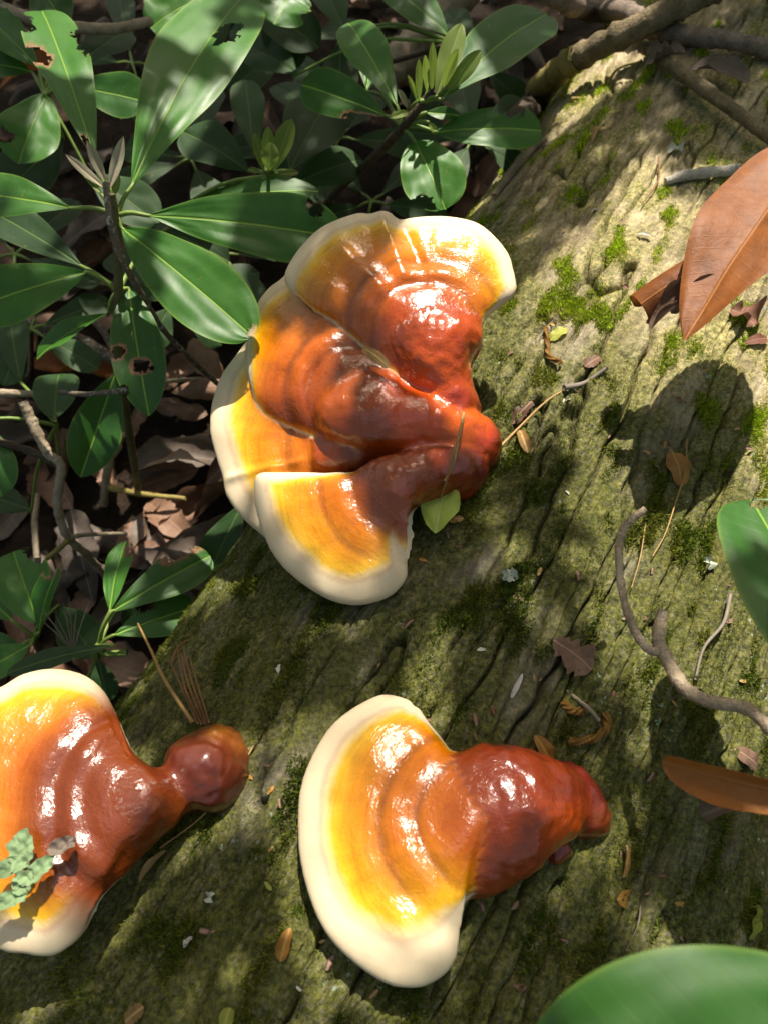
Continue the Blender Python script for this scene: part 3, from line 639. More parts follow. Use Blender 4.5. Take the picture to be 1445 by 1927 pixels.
# front cap
oD = [(479,900,28),(479,916,34),(481,955,38),(492,998,40),(509,1036,42),(534,1071,44),(569,1101,45),(612,1127,45),(655,1139,45),(697,1137,45),(736,1122,43),(760,1098,37),(767,1079,30),(762,1062,21),(749,1041,11),(743,1011,5),(752,981,3),(779,950,3),(825,925,3),(835,890,3),(795,866,3),(749,870,3),
      (700,880,3),(660,893,5),(620,893,9),(580,891,14),(540,890,20),(505,889,25),(487,891,27)]
cD = cap(oD, (790, 900), 0.017, (-0.14, -0.24, 1), lip=0.009, lipr=0.022, rise=0.012, rings=((90, 0.002, 24), (122, -0.003, 9), (150, 0.0025, 18), (184, -0.0014, 9)), core=(124, 24, (0.21, 0.038, 0.004)), thick=0.012, seed=41)
hA = horn('stalk', [(812,588,0.034,74,0.014),(815,618,0.038,92,0.022),(818,650,0.036,92,0.026),(822,690,0.028,74,0.028),(832,728,0.018,56,0.028),(842,765,0.010,54,0.028),(855,800,0.002,58,0.028)],
          blend_col([(800,590,60,(0.26,0.036,0.004)),(740,610,40,(0.16,0.024,0.004)),(850,640,50,(0.36,0.046,0.004)),(820,700,50,(0.52,0.072,0.004)),(860,750,30,(0.24,0.020,0.005))]), seed=4)  # neck anchor brightened, painting the sun that the upper cap blocks
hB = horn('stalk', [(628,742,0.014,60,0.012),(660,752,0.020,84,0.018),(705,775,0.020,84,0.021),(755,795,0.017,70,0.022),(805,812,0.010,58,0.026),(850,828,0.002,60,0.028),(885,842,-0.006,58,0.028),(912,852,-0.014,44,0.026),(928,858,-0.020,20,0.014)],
          blend_col([(650,720,50,(0.25,0.047,0.003)),(700,800,40,(0.22,0.036,0.003)),(752,752,38,(0.55,0.066,0.004)),(800,800,44,(0.50,0.060,0.004)),(860,820,54,(0.54,0.088,0.006)),(915,830,26,(0.42,0.040,0.008)),(915,890,26,(0.10,0.009,0.010))]), seed=6)  # bright reds put sunlight into the colour of this shaded stalk
hD = horn('stalk', [(700,935,0.014,66,0.012),(735,915,0.018,62,0.016),(780,900,0.014,50,0.020),(825,898,0.004,46,0.024),(865,900,-0.008,46,0.026),(892,895,-0.016,34,0.022),(905,890,-0.020,16,0.012)],
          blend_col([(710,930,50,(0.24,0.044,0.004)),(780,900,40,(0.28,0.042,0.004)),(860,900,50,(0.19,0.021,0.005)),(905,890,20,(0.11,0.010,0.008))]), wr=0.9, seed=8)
hC = horn('stalk', [(590,858,-0.004,32,0.010),(640,852,0.000,46,0.014),(700,848,0.002,46,0.018),(750,842,0.004,40,0.020)], blend_col([(600,850,40,(0.32,0.055,0.005)),(680,850,40,(0.15,0.022,0.005)),(740,840,40,(0.12,0.016,0.005))]), seed=9)
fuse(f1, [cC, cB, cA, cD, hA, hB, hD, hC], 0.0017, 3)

# ------------------------------------------------------------------ leaves
def leaf_geo(L, Wd, nu=34, nv=15, p=1.0, q=0.62, fold=0.18, arch=0.06, droop=0.0, wave=0.05, twist=0.0, holes=(), seed=0, roll=0.0, ragged=0.0):
    """blade from (0,0,0) to (L,0,0); fold lifts the sides, arch bends it along its length, roll curls it across"""
    if holes: nu, nv = max(nu, 110), max(nv, 51)
    u = np.linspace(0.0, 1, nu); um = p / (p + q); pk = um ** p * (1 - um) ** q
    hw = (np.maximum(u, 1e-4) ** p * np.maximum(1 - u, 1e-4) ** q) / pk * Wd / 2
    hw = np.maximum(hw, Wd * 0.012)
    v = np.linspace(-1, 1, nv); U, Vv = np.meshgrid(u, v, indexing='ij')
    edge = 1 + ragged * perlin(U * 9 + seed, np.sign(Vv) * 3.3, 0.5 + seed % 5)
    x = U * L + 0.03 * L * np.abs(Vv) * np.sin(np.pi * U)
    y = Vv * hw[:, None] * edge
    z = fold * np.abs(y) * (1 - 0.35 * np.abs(Vv)) + arch * L * 4 * U * (1 - U) - droop * L * U ** 2
    z = z + wave * Wd * np.abs(Vv) ** 1.5 * np.sin(U * 11 + seed + np.sign(Vv) * 1.3) * np.sin(np.pi * U) + 0.03 * Wd * fbm(U * 3 + seed, Vv * 1.5, (seed * 0.37) % 5, 2)
    if roll:
        R = Wd / (2 * abs(roll)); th = y / R; y2 = R * np.sin(th); z = z + np.sign(roll) * R * (1 - np.cos(th)); y = y2
    if twist:
        t = twist * U; y, z = y * np.cos(t) - z * np.sin(t), y * np.sin(t) + z * np.cos(t)
    dmg = np.zeros_like(x); F = grid_faces(nu, nv)
    if holes:
        fu = U.ravel()[F].mean(1); fv = Vv.ravel()[F].mean(1); keep = np.ones(len(F), bool)
        for (hu, hv, ru, rv, br) in holes:
            def dist(a, b):
                return np.hypot((a - hu) / ru, (b - hv) / rv) + 0.45 * perlin(a * 22 + seed, b * 4.5, 0.9) + 0.2 * perlin(a * 60, b * 12, 0.4)
            keep &= dist(fu, fv) > 1.0
            dmg = np.maximum(dmg, br * np.clip(1.9 - dist(U, Vv), 0, 1))
        F = F[keep]
    V = np.stack([x, y, z], -1).reshape(-1, 3)
    at = dict(lf=np.stack([x, np.abs(Vv * hw[:, None]) * 1000, dmg], -1).reshape(-1, 3), rim=np.abs(Vv).ravel())
    return V, F, at
def frame(B, T, turn=0.0, up=None):
    a = unit(T - B); n0 = unit(0.55 * ZZ + 0.45 * unit(CAM - B)) if up is None else np.asarray(up)
    n = unit(n0 - a * (a @ n0)); y = np.cross(n, a); t = math.radians(turn)
    y2 = y * math.cos(t) + n * math.sin(t); n2 = -y * math.sin(t) + n * math.cos(t)
    return np.stack([a, y2, n2])                          # rows: axes
def put_leaf(name, B, T, wpx, mat, parent=None, turn=0, up=None, node=None, seed=0, **kw):
    B, T = np.asarray(B, float), np.asarray(T, float); A = frame(B, T, turn, up); L = np.linalg.norm(T - B)
    V, F, at = leaf_geo(L, wpx * px_size((B + T) / 2), seed=seed, **kw)
    o = obj(name, V @ A + B, F, mat, parent, attrs=at)
    if node is not None:
        node = np.asarray(node, float); mid = (node + B) / 2 + np.array([0, 0, 0.10 * np.linalg.norm(B - node)]) 
        end = B + A[0] * 0.03 * L
        pv, pf = tube(spline([node, mid, B, end], 9), np.linspace(0.0021, 0.0011, 9), 6)
        obj('petiole', pv, pf, M['petiole'], o)
    return o
def zpt(t): return at_z(t[0], t[1], t[2])
def stem(parent, pts, r0, r1, mat, name='stem', rough=0.10, ns=8, seed=0):
    P = spline([zpt(p) if len(p) == 3 else p for p in pts], max(10, 7 * len(pts)))
    V, F = tube(P, np.linspace(r0, r1, len(P)), ns, rough, seed)
    return obj(name, V, F, mat, parent)
_sd = [0]
def shrub(label, base, nodes, stems, leaves, group='rhododendron shoots beside the log', cat='plant'):
    """leaves: (node, bx, by, tx, ty, width px, z base, z tip, turn, material, extra)"""
    B = np.array(zpt(base)); t = thing('rhododendron_shoot', B, label, cat, group)
    for (pts, r0, r1, mat) in stems: stem(t, pts, r0, r1, M[mat], seed=_sd[0])
    for lf in leaves:
        nd, bx, by, tx, ty, w, zb, zt, turn, mat = lf[:10]; kw = lf[10] if len(lf) > 10 else {}
        _sd[0] += 1
        kw = dict(dict(fold=0.16, arch=0.05, wave=0.035), **kw)
        node = zpt(nodes[nd]) if nd is not None else None
        name = 'young_leaf' if mat in ('leafyoung', 'bud') else 'leaf'
        put_leaf(name, zpt((bx, by, zb)), zpt((tx, ty, zt)), w, M[mat], t, turn, None, node, seed=_sd[0] * 1.7, **kw)
    return t

# big whorl on the left bank
YB = dict(p=0.9, q=0.9, fold=0.5, arch=-0.04, nu=16, nv=9)
shrub('tall rhododendron shoot with large glossy leaves and three pale buds, its biggest leaf holed', (262, 930, -0.34),
      dict(a=(222, 405, 0.050), b=(224, 548, 0.000), c=(222, 700, -0.08)),
      [([(262, 930, -0.36), (236, 760, -0.14), (222, 640, -0.05), (224, 548, 0.0), (222, 480, 0.028), (215, 395, 0.056), (210, 365, 0.066)], 0.0042, 0.0030, 'stem')],
      [('a', 247, 353, 462, -12, 172, 0.062, 0.075, -8, 'leaf', dict(holes=((0.70, -0.32, 0.065, 0.30, 0.4),), fold=0.12, nu=70, nv=31, p=1.0, q=0.55)),
       ('a', 182, 305, 80, 20, 112, 0.058, 0.050, 10, 'leaf', dict(holes=((0.55, 0.75, 0.07, 0.35, 0.9), (0.05, 0.5, 0.06, 0.5, 0.7), (0.62, -0.98, 0.14, 0.35, 0.5), (0.8, 0.9, 0.1, 0.4, 0.3)), wave=0.10, nu=60, nv=25, q=0.5)),
       ('a', 137, 392, -95, 366, 98, 0.055, 0.050, 6, 'leaf'),
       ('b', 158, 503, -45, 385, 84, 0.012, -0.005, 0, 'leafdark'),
       ('b', 166, 512, -75, 590, 112, 0.018, 0.020, -6, 'leaf'),
       ('a', 275, 405, 648, 448, 128, 0.052, 0.030, 8, 'leaf', dict(holes=((0.82, 0.80, 0.05, 0.30, 0.3),), wave=0.05, nu=60, nv=25, q=0.5)),
       ('a', 229, 428, 477, 634, 140, 0.046, 0.030, 4, 'leaf', dict(q=0.5, p=0.85, holes=((0.99, 0.3, 0.03, 0.6, 0.2),), nu=50, nv=21)),
       ('b', 243, 543, 279, 778, 98, -0.002, -0.030, 0, 'leaf', dict(q=0.7, p=0.8, droop=0.05, holes=((0.66, 0.42, 0.02, 0.12, 0), (0.64, 0.05, 0.05, 0.34, 1.0), (0.50, -0.75, 0.05, 0.3, 1.0), (0.80, -1.0, 0.04, 0.3, 0.4)), nu=60, nv=25)),
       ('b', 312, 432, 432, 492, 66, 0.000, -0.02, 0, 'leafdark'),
       ('b', 205, 590, 70, 675, 62, -0.03, -0.06, 30, 'leaf', dict(fold=0.5)),
       ('c', 218, 700, 152, 898, 92, -0.085, -0.13, -20, 'leaf', dict(fold=0.35, q=0.75)),
       ('a', 196, 352, 124, 290, 18, 0.062, 0.080, 0, 'bud', YB), ('a', 200, 345, 164, 264, 20, 0.066, 0.090, 0, 'bud', YB), ('a', 207, 355, 233, 256, 23, 0.066, 0.092, 0, 'bud', YB),
       ('a', 192, 366, 152, 310, 16, 0.060, 0.070, 0, 'leafyoung', YB), ('a', 212, 372, 226, 330, 14, 0.060, 0.072, 0, 'leafyoung', YB)])
# shoot behind the big cluster
YL = dict(p=0.9, q=0.7, fold=0.4, arch=0.02, nu=18, nv=9)
shrub('rhododendron shoot with fresh yellow-green tip leaves and bitten dark leaves behind the fungus cluster', (600, 400, -0.36),
      dict(a=(757, 240, 0.020), b=(800, 190, 0.045)),
      [([(560, 470, -0.37), (625, 370, -0.16), (700, 300, -0.04), (757, 240, 0.020), (800, 188, 0.045), (820, 170, 0.055)], 0.0050, 0.0030, 'twigdark')],
      [('a', 748, 202, 656, 44, 84, 0.025, 0.030, 0, 'leaf', dict(q=0.5)),
       ('a', 730, 219, 569, 160, 84, 0.022, 0.025, -12, 'leaf', dict(q=0.5, holes=((0.25, 0.85, 0.14, 0.3, 1.0),), nu=50, nv=21)),
       ('a', 690, 172, 694, 74, 80, -0.01, -0.01, 20, 'leaf', dict(q=0.3, holes=((0.5, 0.9, 0.2, 0.4, 0.5),), nu=40, nv=21)),
       ('b', 829, 187, 1028, 26, 128, 0.050, 0.050, -10, 'leaf', dict(q=0.55)),
       ('a', 820, 249, 1018, 246, 84, 0.022, 0.015, 0, 'leaf', dict(q=0.4, p=0.7, holes=((0.68, 0.95, 0.16, 0.42, 0.3),), nu=50, nv=21)),
       ('a', 780, 266, 838, 394, 118, 0.015, -0.005, 0, 'leaf', dict(q=0.42, p=0.6, fold=0.25, holes=((0.85, -0.75, 0.12, 0.4, 0.2),), nu=50, nv=21)),
       ('a', 800, 212, 864, 218, 26, 0.03, 0.03, 0, 'leaf', YL),
       ('a', 805, 230, 822, 252, 14, 0.03, 0.02, 0, 'leafyoung', YL),
       ('b', 820, 182, 868, 44, 44, 0.052, 0.085, 0, 'leafyoung', YL), ('b', 812, 175, 814, 78, 16, 0.05, 0.085, 0, 'leafyoung', YL),
       ('b', 838, 176, 905, 94, 30, 0.05, 0.075, 20, 'leafyoung', YL), ('b', 832, 168, 862, 92, 22, 0.055, 0.09, 0, 'leafyoung', YL), ('b', 803, 174, 799, 103, 14, 0.05, 0.08, 0, 'leafyoung', YL),
       ('b', 788, 192, 788, 110, 14, 0.045, 0.075, 0, 'leafyoung', YL), ('b', 784, 190, 766, 141, 12, 0.04, 0.065, 0, 'leafyoung', YL), ('b', 768, 206, 748, 168, 14, 0.03, 0.05, 0, 'bud', YL),
       ('a', 774, 210, 733, 222, 16, 0.03, 0.035, 0, 'leafyoung', YL), ('a', 756, 236, 785, 238, 16, 0.02, 0.02, 0, 'leafyoung', YL)])
# small pale-tipped shoot between the two
shrub('small rhododendron shoot with a pale upright leaf tuft between the larger shoots', (500, 420, -0.36), dict(a=(507, 332, -0.02)),
      [([(470, 440, -0.37), (500, 380, -0.15), (507, 332, -0.02)], 0.004, 0.003, 'twigdark')],
      [('a', 497, 322, 480, 250, 20, -0.015, 0.01, 0, 'leafyoung', YL), ('a', 507, 318, 505, 238, 24, -0.01, 0.02, 0, 'leafyoung', YL), ('a', 516, 322, 550, 224, 36, -0.01, 0.02, 0, 'leafyoung', YL), ('a', 506, 322, 512, 268, 34, 0.0, 0.02, 0, 'leafyoung', YL),
       ('a', 525, 328, 562, 325, 14, -0.02, -0.02, 0, 'leafyoung', YL), ('a', 490, 325, 468, 318, 12, -0.02, -0.02, 0, 'leafyoung', YL),
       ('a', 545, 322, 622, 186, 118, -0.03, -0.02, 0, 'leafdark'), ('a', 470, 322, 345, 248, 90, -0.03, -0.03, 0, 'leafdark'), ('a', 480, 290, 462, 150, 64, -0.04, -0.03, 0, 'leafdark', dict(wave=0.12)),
       ('a', 350, 385, 600, 360, 66, -0.03, -0.02, -18, 'leaf'), ('a', 545, 350, 680, 300, 80, -0.06, -0.07, 0, 'leafdark')])
# far left: two shoots whose whorls run out of the frame
shrub('rhododendron shoot with broad dull leaves under the twig in the far bank', (60, 330, -0.37), dict(a=(85, 178, -0.03)),
      [([(70, 360, -0.37), (80, 260, -0.15), (85, 178, -0.03)], 0.0045, 0.003, 'twigdark')],
      [('a', 92, 172, 36, 308, 112, -0.03, -0.05, 0, 'leaf', dict(holes=((0.75, -0.8, 0.08, 0.4, 0.2),), nu=44, nv=21)), ('a', 140, 165, 278, 192, 84, -0.03, -0.03, 10, 'leaf', dict(q=0.5)),
       ('a', 148, 126, 242, 60, 74, -0.02, -0.04, 0, 'leafdark'), ('a', 75, 128, -50, 10, 84, -0.02, 0.0, 0, 'leaf'), ('a', 60, 135, -50, 118, 70, -0.03, -0.03, 0, 'leaf'),
       ('a', 120, 258, 10, 372, 110, -0.08, -0.10, 0, 'leafdark'), ('a', 170, 330, 300, 420, 90, -0.08, -0.10, 0, 'leafdark'), ('a', 130, 60, 80, -20, 80, -0.02, 0, 0, 'leaf')])
shrub('bright leafy shoot with scalloped leaf edges above the big holed leaf', (420, 120, -0.36), dict(a=(430, -30, -0.02)),
      [([(400, 160, -0.37), (420, 60, -0.15), (430, -30, -0.02)], 0.004, 0.003, 'twigdark')],
      [('a', 400, -14, 283, 52, 92, -0.02, -0.03, 0, 'leaf', dict(q=0.3, p=0.6, ragged=0.25, wave=0.09, nu=60)), ('a', 560, -30, 516, 46, 96, -0.02, -0.03, 0, 'leaf', dict(q=0.4, p=0.6, ragged=0.3, wave=0.09, nu=60)),
       ('a', 440, 10, 350, 110, 80, -0.05, -0.07, 0, 'leafdark'), ('a', 470, 0, 600, 90, 90, -0.06, -0.08, 0, 'leafdark'), ('a', 500, 0, 560, 130, 80, -0.08, -0.1, 0, 'leafdark')])
shrub('rhododendron leaves hanging in front of the rotten wood at the far end', (700, 100, -0.36), dict(a=(850, 80, -0.02)),
      [([(640, 140, -0.37), (760, 110, -0.12), (850, 80, -0.02)], 0.004, 0.002, 'twigdark')],
      [('a', 846, 70, 722, -30, 78, -0.02, 0.0, 10, 'leaf'), ('a', 650, 60, 600, -40, 70, -0.05, -0.05, 0, 'leafdark'), ('a', 640, 80, 640, 190, 70, -0.08, -0.1, 0, 'leafdark'), ('a', 560, 140, 470, 90, 80, -0.09, -0.1, 0, 'leafdark')])
# lower bank: two small shoots
shrub('low rhododendron shoot with curled bitten leaf and dry needle spray beside fungus', (75, 1245, -0.37), dict(a=(68, 1200, -0.20)),
      [([(80, 1260, -0.375), (76, 1228, -0.28), (62, 1200, -0.20)], 0.004, 0.003, 'stem')],
      [('a', 74, 1172, 26, 1038, 102, -0.18, -0.17, 0, 'leaf', dict(q=0.35, p=0.6, holes=((0.85, -0.9, 0.16, 0.45, 0.3),), nu=44, nv=21)),
       ('a', 74, 1190, 112, 1066, 62, -0.18, -0.15, -35, 'leaf', dict(fold=0.5, holes=((0.9, 0.6, 0.1, 0.5, 1.0),), nu=44, nv=21)),
       ('a', 60, 1212, -40, 1270, 62, -0.19, -0.19, 0, 'leaf'), ('a', 25, 1168, -45, 1105, 60, -0.18, -0.17, 0, 'leaf'), ('a', 40, 1215, -35, 1222, 60, -0.20, -0.2, 0, 'leaf'),
       ('a', 110, 1140, 180, 1235, 80, -0.24, -0.24, 0, 'leafdark')])
shrub('low rhododendron shoot reaching leaves against the foot of the log', (190, 1290, -0.37), dict(a=(186, 1218, -0.20)),
      [([(150, 1310, -0.375), (178, 1260, -0.26), (186, 1216, -0.20), (200, 1230, -0.2), (240, 1228, -0.2)], 0.004, 0.003, 'petiole')],
      [('a', 207, 1152, 238, 1018, 54, -0.17, -0.17, -20, 'leaf', dict(holes=((0.85, -0.6, 0.12, 0.5, 0.2),), nu=44, nv=21)),
       ('a', 210, 1152, 396, 1046, 84, -0.165, -0.18, 0, 'leaf', dict(q=0.45, holes=((0.75, 0.95, 0.16, 0.4, 1.0),), nu=50, nv=21)),
       ('a', 213, 1196, 368, 1142, 82, -0.18, -0.20, 0, 'leaf', dict(q=0.45, holes=((0.45, 0.95, 0.12, 0.4, 0.3),), nu=50, nv=21)),
       ('a', 215, 1215, 12, 1268, 44, -0.17, -0.16, 25, 'leafdark'), ('a', 185, 1240, 205, 1320, 50, -0.22, -0.24, 0, 'leafdark'), ('a', 235, 1130, 260, 1195, 40, -0.22, -0.24, 0, 'leafdark')])
shrub('dark drooping rhododendron leaf tucked under the lowest cap of the cluster', (440, 1100, -0.34), dict(a=(470, 930, -0.16)),
      [([(455, 1110, -0.35), (470, 1000, -0.22), (470, 930, -0.16)], 0.003, 0.002, 'stem')], [('a', 458, 946, 398, 1072, 76, -0.17, -0.20, 0, 'leafdark', dict(q=0.4))])
shrub('rhododendron shoot half hidden by dead twigs with two dark rounded leaves', (70, 900, -0.37), dict(a=(108, 800, -0.15)),
      [([(110, 880, -0.37), (112, 850, -0.25), (104, 790, -0.14)], 0.003, 0.002, 'petiole')],
      [('a', 103, 788, 112, 704, 84, -0.14, -0.16, 0, 'leafdark', dict(q=0.4, p=0.6)), ('a', -40, 790, 4, 935, 90, -0.12, -0.14, 0, 'leaf'), ('a', 40, 720, 20, 590, 60, -0.2, -0.2, 0, 'leafdark'), ('a', 60, 960, -30, 930, 60, -0.25, -0.25, 0, 'leafdark')])
# two shoots that lean in close over the log
shrub('broad green rhododendron leaf reaching over the log beside the knotted twig', (1900, 1650, -0.30), dict(a=(1640, 1470, 0.125)),
      [([(2250, 1900, -0.37), (1980, 1720, -0.12), (1760, 1560, 0.08), (1640, 1470, 0.125)], 0.005, 0.003, 'stem')],
      [('a', 1655, 1480, 1412, 940, 235, 0.105, 0.085, 12, 'leaf', dict(q=0.32, p=0.6, fold=0.1, holes=((0.98, -0.2, 0.03, 0.35, 0.1),), nu=50, nv=25)), ('a', 1690, 1400, 1880, 1150, 160, 0.13, 0.12, 0, 'leaf')])
shrub('smooth large rhododendron leaf hanging close over the bottom of the log', (1900, 2300, -0.30), dict(a=(1700, 1960, 0.175)),
      [([(2300, 2500, -0.37), (2050, 2250, -0.1), (1850, 2050, 0.12), (1700, 1960, 0.175)], 0.005, 0.003, 'stem')],
      [('a', 1660, 1930, 985, 2010, 330, 0.175, 0.165, 0, 'leaf', dict(q=0.62, p=0.6, fold=0.06, wave=0.02, nu=50, nv=25)), ('a', 1730, 1900, 1950, 1600, 200, 0.18, 0.17, 0, 'leaf')])
# deep understorey shoots that fill the dark bank
r2 = random.Random(5)
WL = ['under the big pointed leaf beside the cluster', 'below the scalloped bright leaves', 'between the curved twig and the holed leaf', 'under the long leaf touching the cluster', 'behind the fresh yellow-green shoot', 'beside the broken grey wood', 'beside the mossy grey branch', 'behind the upper cap of the cluster', 'under the lowest leaf pair of the tall shoot', 'behind the pale buds', 'beside the broken end of the thick branch']
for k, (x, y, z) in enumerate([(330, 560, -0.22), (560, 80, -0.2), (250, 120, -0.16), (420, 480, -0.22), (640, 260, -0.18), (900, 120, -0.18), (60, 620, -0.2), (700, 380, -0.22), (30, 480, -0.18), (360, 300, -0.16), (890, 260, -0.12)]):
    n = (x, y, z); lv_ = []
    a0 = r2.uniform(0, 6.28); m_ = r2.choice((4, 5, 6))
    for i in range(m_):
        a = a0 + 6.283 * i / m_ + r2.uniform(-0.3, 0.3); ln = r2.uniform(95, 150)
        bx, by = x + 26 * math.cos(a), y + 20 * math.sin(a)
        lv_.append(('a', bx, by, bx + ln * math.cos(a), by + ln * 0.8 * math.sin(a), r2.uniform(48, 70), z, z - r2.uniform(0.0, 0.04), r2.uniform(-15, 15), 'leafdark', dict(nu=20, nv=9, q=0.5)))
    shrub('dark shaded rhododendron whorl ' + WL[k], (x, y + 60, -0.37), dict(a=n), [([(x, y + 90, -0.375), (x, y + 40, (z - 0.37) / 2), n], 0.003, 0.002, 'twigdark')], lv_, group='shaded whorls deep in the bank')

# ------------------------------------------------------------------ branches and twigs
def stick(name, label, cat, pts, r_px, mat, group=None, ns=12, rough=0.16, seed=0, n=None, ends=True):
    """pts: (px, py, z) or world points; r_px: radius in px at each end"""
    P0 = [np.asarray(zpt(p)) if not isinstance(p, np.ndarray) else p for p in pts]
    P = spline(P0, n or 12 * len(P0)); s = px_size(P.mean(0))
    rr = np.interp(np.linspace(0, 1, len(P)), np.linspace(0, 1, len(r_px)), r_px) * np.array([px_size(p) for p in P])
    knob = 1 + 0.10 * np.maximum(0, perlin(np.arange(len(P)) * 0.23 + seed * 3.3, seed + 0.5))
    V, F = tube(P, rr * knob, ns, rough, seed)
    o = obj(name, V, F, M[mat])
    return tag(o, label, cat, group)
def branch(name, label, cat, parts, group=None):
    """several tubes that belong to one stick"""
    p0 = parts[0][1][0]; base = p0 if isinstance(p0, np.ndarray) else zpt(p0)
    t = thing(name, base, label, cat, group)
    for i, (pn, pts, r_px, mat, rough) in enumerate(parts):
        P = spline([p if isinstance(p, np.ndarray) else zpt(p) for p in pts], 14 * len(pts))
        rr = np.interp(np.linspace(0, 1, len(P)), np.linspace(0, 1, len(r_px)), r_px) * np.array([px_size(p) for p in P])
        kx = np.arange(len(P)); rr = rr * (1 + 0.14 * np.maximum(0, perlin(kx * 0.31 + i * 3.3, i + 0.5)) + 0.16 * np.exp(-(((kx + 3 * perlin(kx * 0.05, i + 2.2)) % 9) - 4.5) ** 2 / 0.8))
        V, F = tube(P, rr, 14, rough, i + len(label)); obj(pn, V, F, M[mat], t)
    return t
def L(px, py, up): return hit(px, py, up)

branch('fallen_branch', 'thick dark branch lying across the log with a bare yellow broken section', 'branch',
       [('limb', [L(1560, -90, 0.05), L(1445, 8, 0.04), L(1330, 60, 0.035), L(1220, 108, 0.032), L(1110, 152, 0.028)], [27, 25, 23, 21], 'branch', 0.16),
        ('bare_wood', [L(1112, 151, 0.028), L(1080, 168, 0.026), L(1034, 190, 0.024)], [23, 21, 20], 'barewood', 0.10),
        ('limb', [L(1040, 187, 0.024), L(1000, 212, 0.018), at_z(960, 232, -0.01), at_z(900, 262, -0.06)], [20, 22, 18, 12], 'twigdark', 0.3)])
branch('fallen_branch', 'pale grey branch with a pinkish scar passing under the thick dark branch', 'branch',
       [('limb', [at_z(960, -60, 0.02), at_z(1040, -8, 0.03), L(1120, 28, 0.03), L(1190, 58, 0.022), L(1240, 80, 0.014), L(1310, 97, 0.012), L(1380, 108, 0.012), L(1500, 130, 0.012)], [19, 18, 17, 17, 15, 15], 'branchpale', 0.16)])
stick('fallen_branch', 'straight dark branch running from under the thick branch to the brown hanging leaf', 'branch',
      [L(1215, 105, 0.010), L(1262, 150, 0.012), L(1330, 205, 0.014), L(1400, 262, 0.016), L(1480, 340, 0.02)], [10, 12, 12, 11], 'branch', ns=14)
stick('white_stick', 'short whitish broken stick lying on sunlit moss', 'stick', [L(1250, 351, 0.004), L(1285, 340, 0.005), L(1330, 335, 0.005), L(1392, 329, 0.006)], [6, 10, 10, 9], 'birch', seed=3)
stick('thin_twig', 'thin straw-coloured twig splinter below the broken branch', 'twig', [L(1078, 192, 0.006), L(1120, 168, 0.008), L(1165, 150, 0.01), L(1208, 138, 0.012)], [3, 3, 2], 'barewood', seed=2)
stick('thin_twig', 'thin sinuous stick along the far edge of the log by bitten leaf', 'twig', [L(932, 372, 0.002), L(965, 330, 0.004), L(1000, 292, 0.004), L(1030, 266, 0.004)], [6, 8, 7, 4], 'twig', seed=4)
branch('knotted_twig', 'bare knotted twig arching over the log with a short stub', 'twig',
       [('twig', [at_z(1560, 1440, 0.105), at_z(1475, 1392, 0.092), at_z(1405, 1334, 0.080), at_z(1335, 1320, 0.072), at_z(1285, 1292, 0.066), at_z(1252, 1236, 0.060), at_z(1238, 1205, 0.058), at_z(1246, 1150, 0.060)], [15, 13, 12, 12, 12, 12, 12, 10], 'twig', 0.16),
        ('side_twig', [at_z(1246, 1228, 0.060), at_z(1215, 1218, 0.060), at_z(1186, 1170, 0.062), at_z(1168, 1100, 0.064), at_z(1164, 1030, 0.066), at_z(1170, 1000, 0.066)], [9, 8, 7.5, 7, 7, 7], 'twig', 0.2),
        ('side_twig', [at_z(1166, 1012, 0.066), at_z(1180, 985, 0.070), at_z(1214, 957, 0.074)], [8, 7, 6], 'twig', 0.2)])
# dead twigs in the bank
stick('dead_twig', 'brown curved branch at the top of the bank above the leaves', 'twig', [at_z(-60, -10, 0.0), at_z(40, 28, 0.0), at_z(120, 48, 0.0), at_z(210, 54, -0.01), at_z(285, 40, -0.02)], [11, 11, 10, 8], 'twig')
branch('dead_twig', 'pale forked dead twig hanging down the bank into the litter', 'twig',
       [('twig', [at_z(44, 756, -0.10), at_z(64, 800, -0.115), at_z(90, 850, -0.13), at_z(116, 880, -0.14), at_z(108, 950, -0.17), at_z(128, 1010, -0.20), at_z(165, 1045, -0.24), at_z(200, 1085, -0.30)], [9, 9, 9, 8, 7, 7, 6], 'twig', 0.25),
        ('side_twig', [at_z(116, 876, -0.14), at_z(60, 850, -0.13), at_z(-20, 826, -0.12)], [8, 7, 7], 'twigdark', 0.2),
        ('side_twig', [at_z(130, 1012, -0.20), at_z(165, 1006, -0.21), at_z(240, 1004, -0.24)], [5, 4, 3], 'twig', 0.2),
        ('side_twig', [at_z(132, 1014, -0.20), at_z(110, 1034, -0.21), at_z(88, 1052, -0.22)], [5, 5, 4], 'barewood', 0.1)])
stick('lichen_twig', 'black twig speckled with white lichen beside the green shoot stem', 'twig', [at_z(200, 345, 0.075), at_z(205, 395, 0.068), at_z(214, 440, 0.055), at_z(232, 490, 0.035), at_z(252, 528, 0.015), at_z(300, 610, -0.05), at_z(352, 668, -0.12), at_z(410, 722, -0.2)], [6, 6, 7, 6, 6, 5, 5], 'twiglichen', seed=6)
stick('lichen_twig', 'short side twig with lichen pointing at the spotted hanging leaf', 'twig', [at_z(112, 738, -0.08), at_z(160, 742, -0.07), at_z(205, 738, -0.06), at_z(242, 734, -0.05)], [4, 5, 5, 6], 'twiglichen', seed=7)
stick('dead_twig', 'reddish dead stick entering the bank from the edge below the whorl', 'twig', [at_z(-60, 742, -0.1), at_z(0, 740, -0.1), at_z(62, 741, -0.11)], [8, 8, 6], 'twig', seed=9)
stick('dead_twig', 'upright bleached stick standing in the leaf litter', 'twig', [at_z(236, 740, -0.26), at_z(214, 830, -0.29), at_z(200, 905, -0.34), at_z(196, 950, -0.37)], [7, 8, 7], 'twig', seed=12)
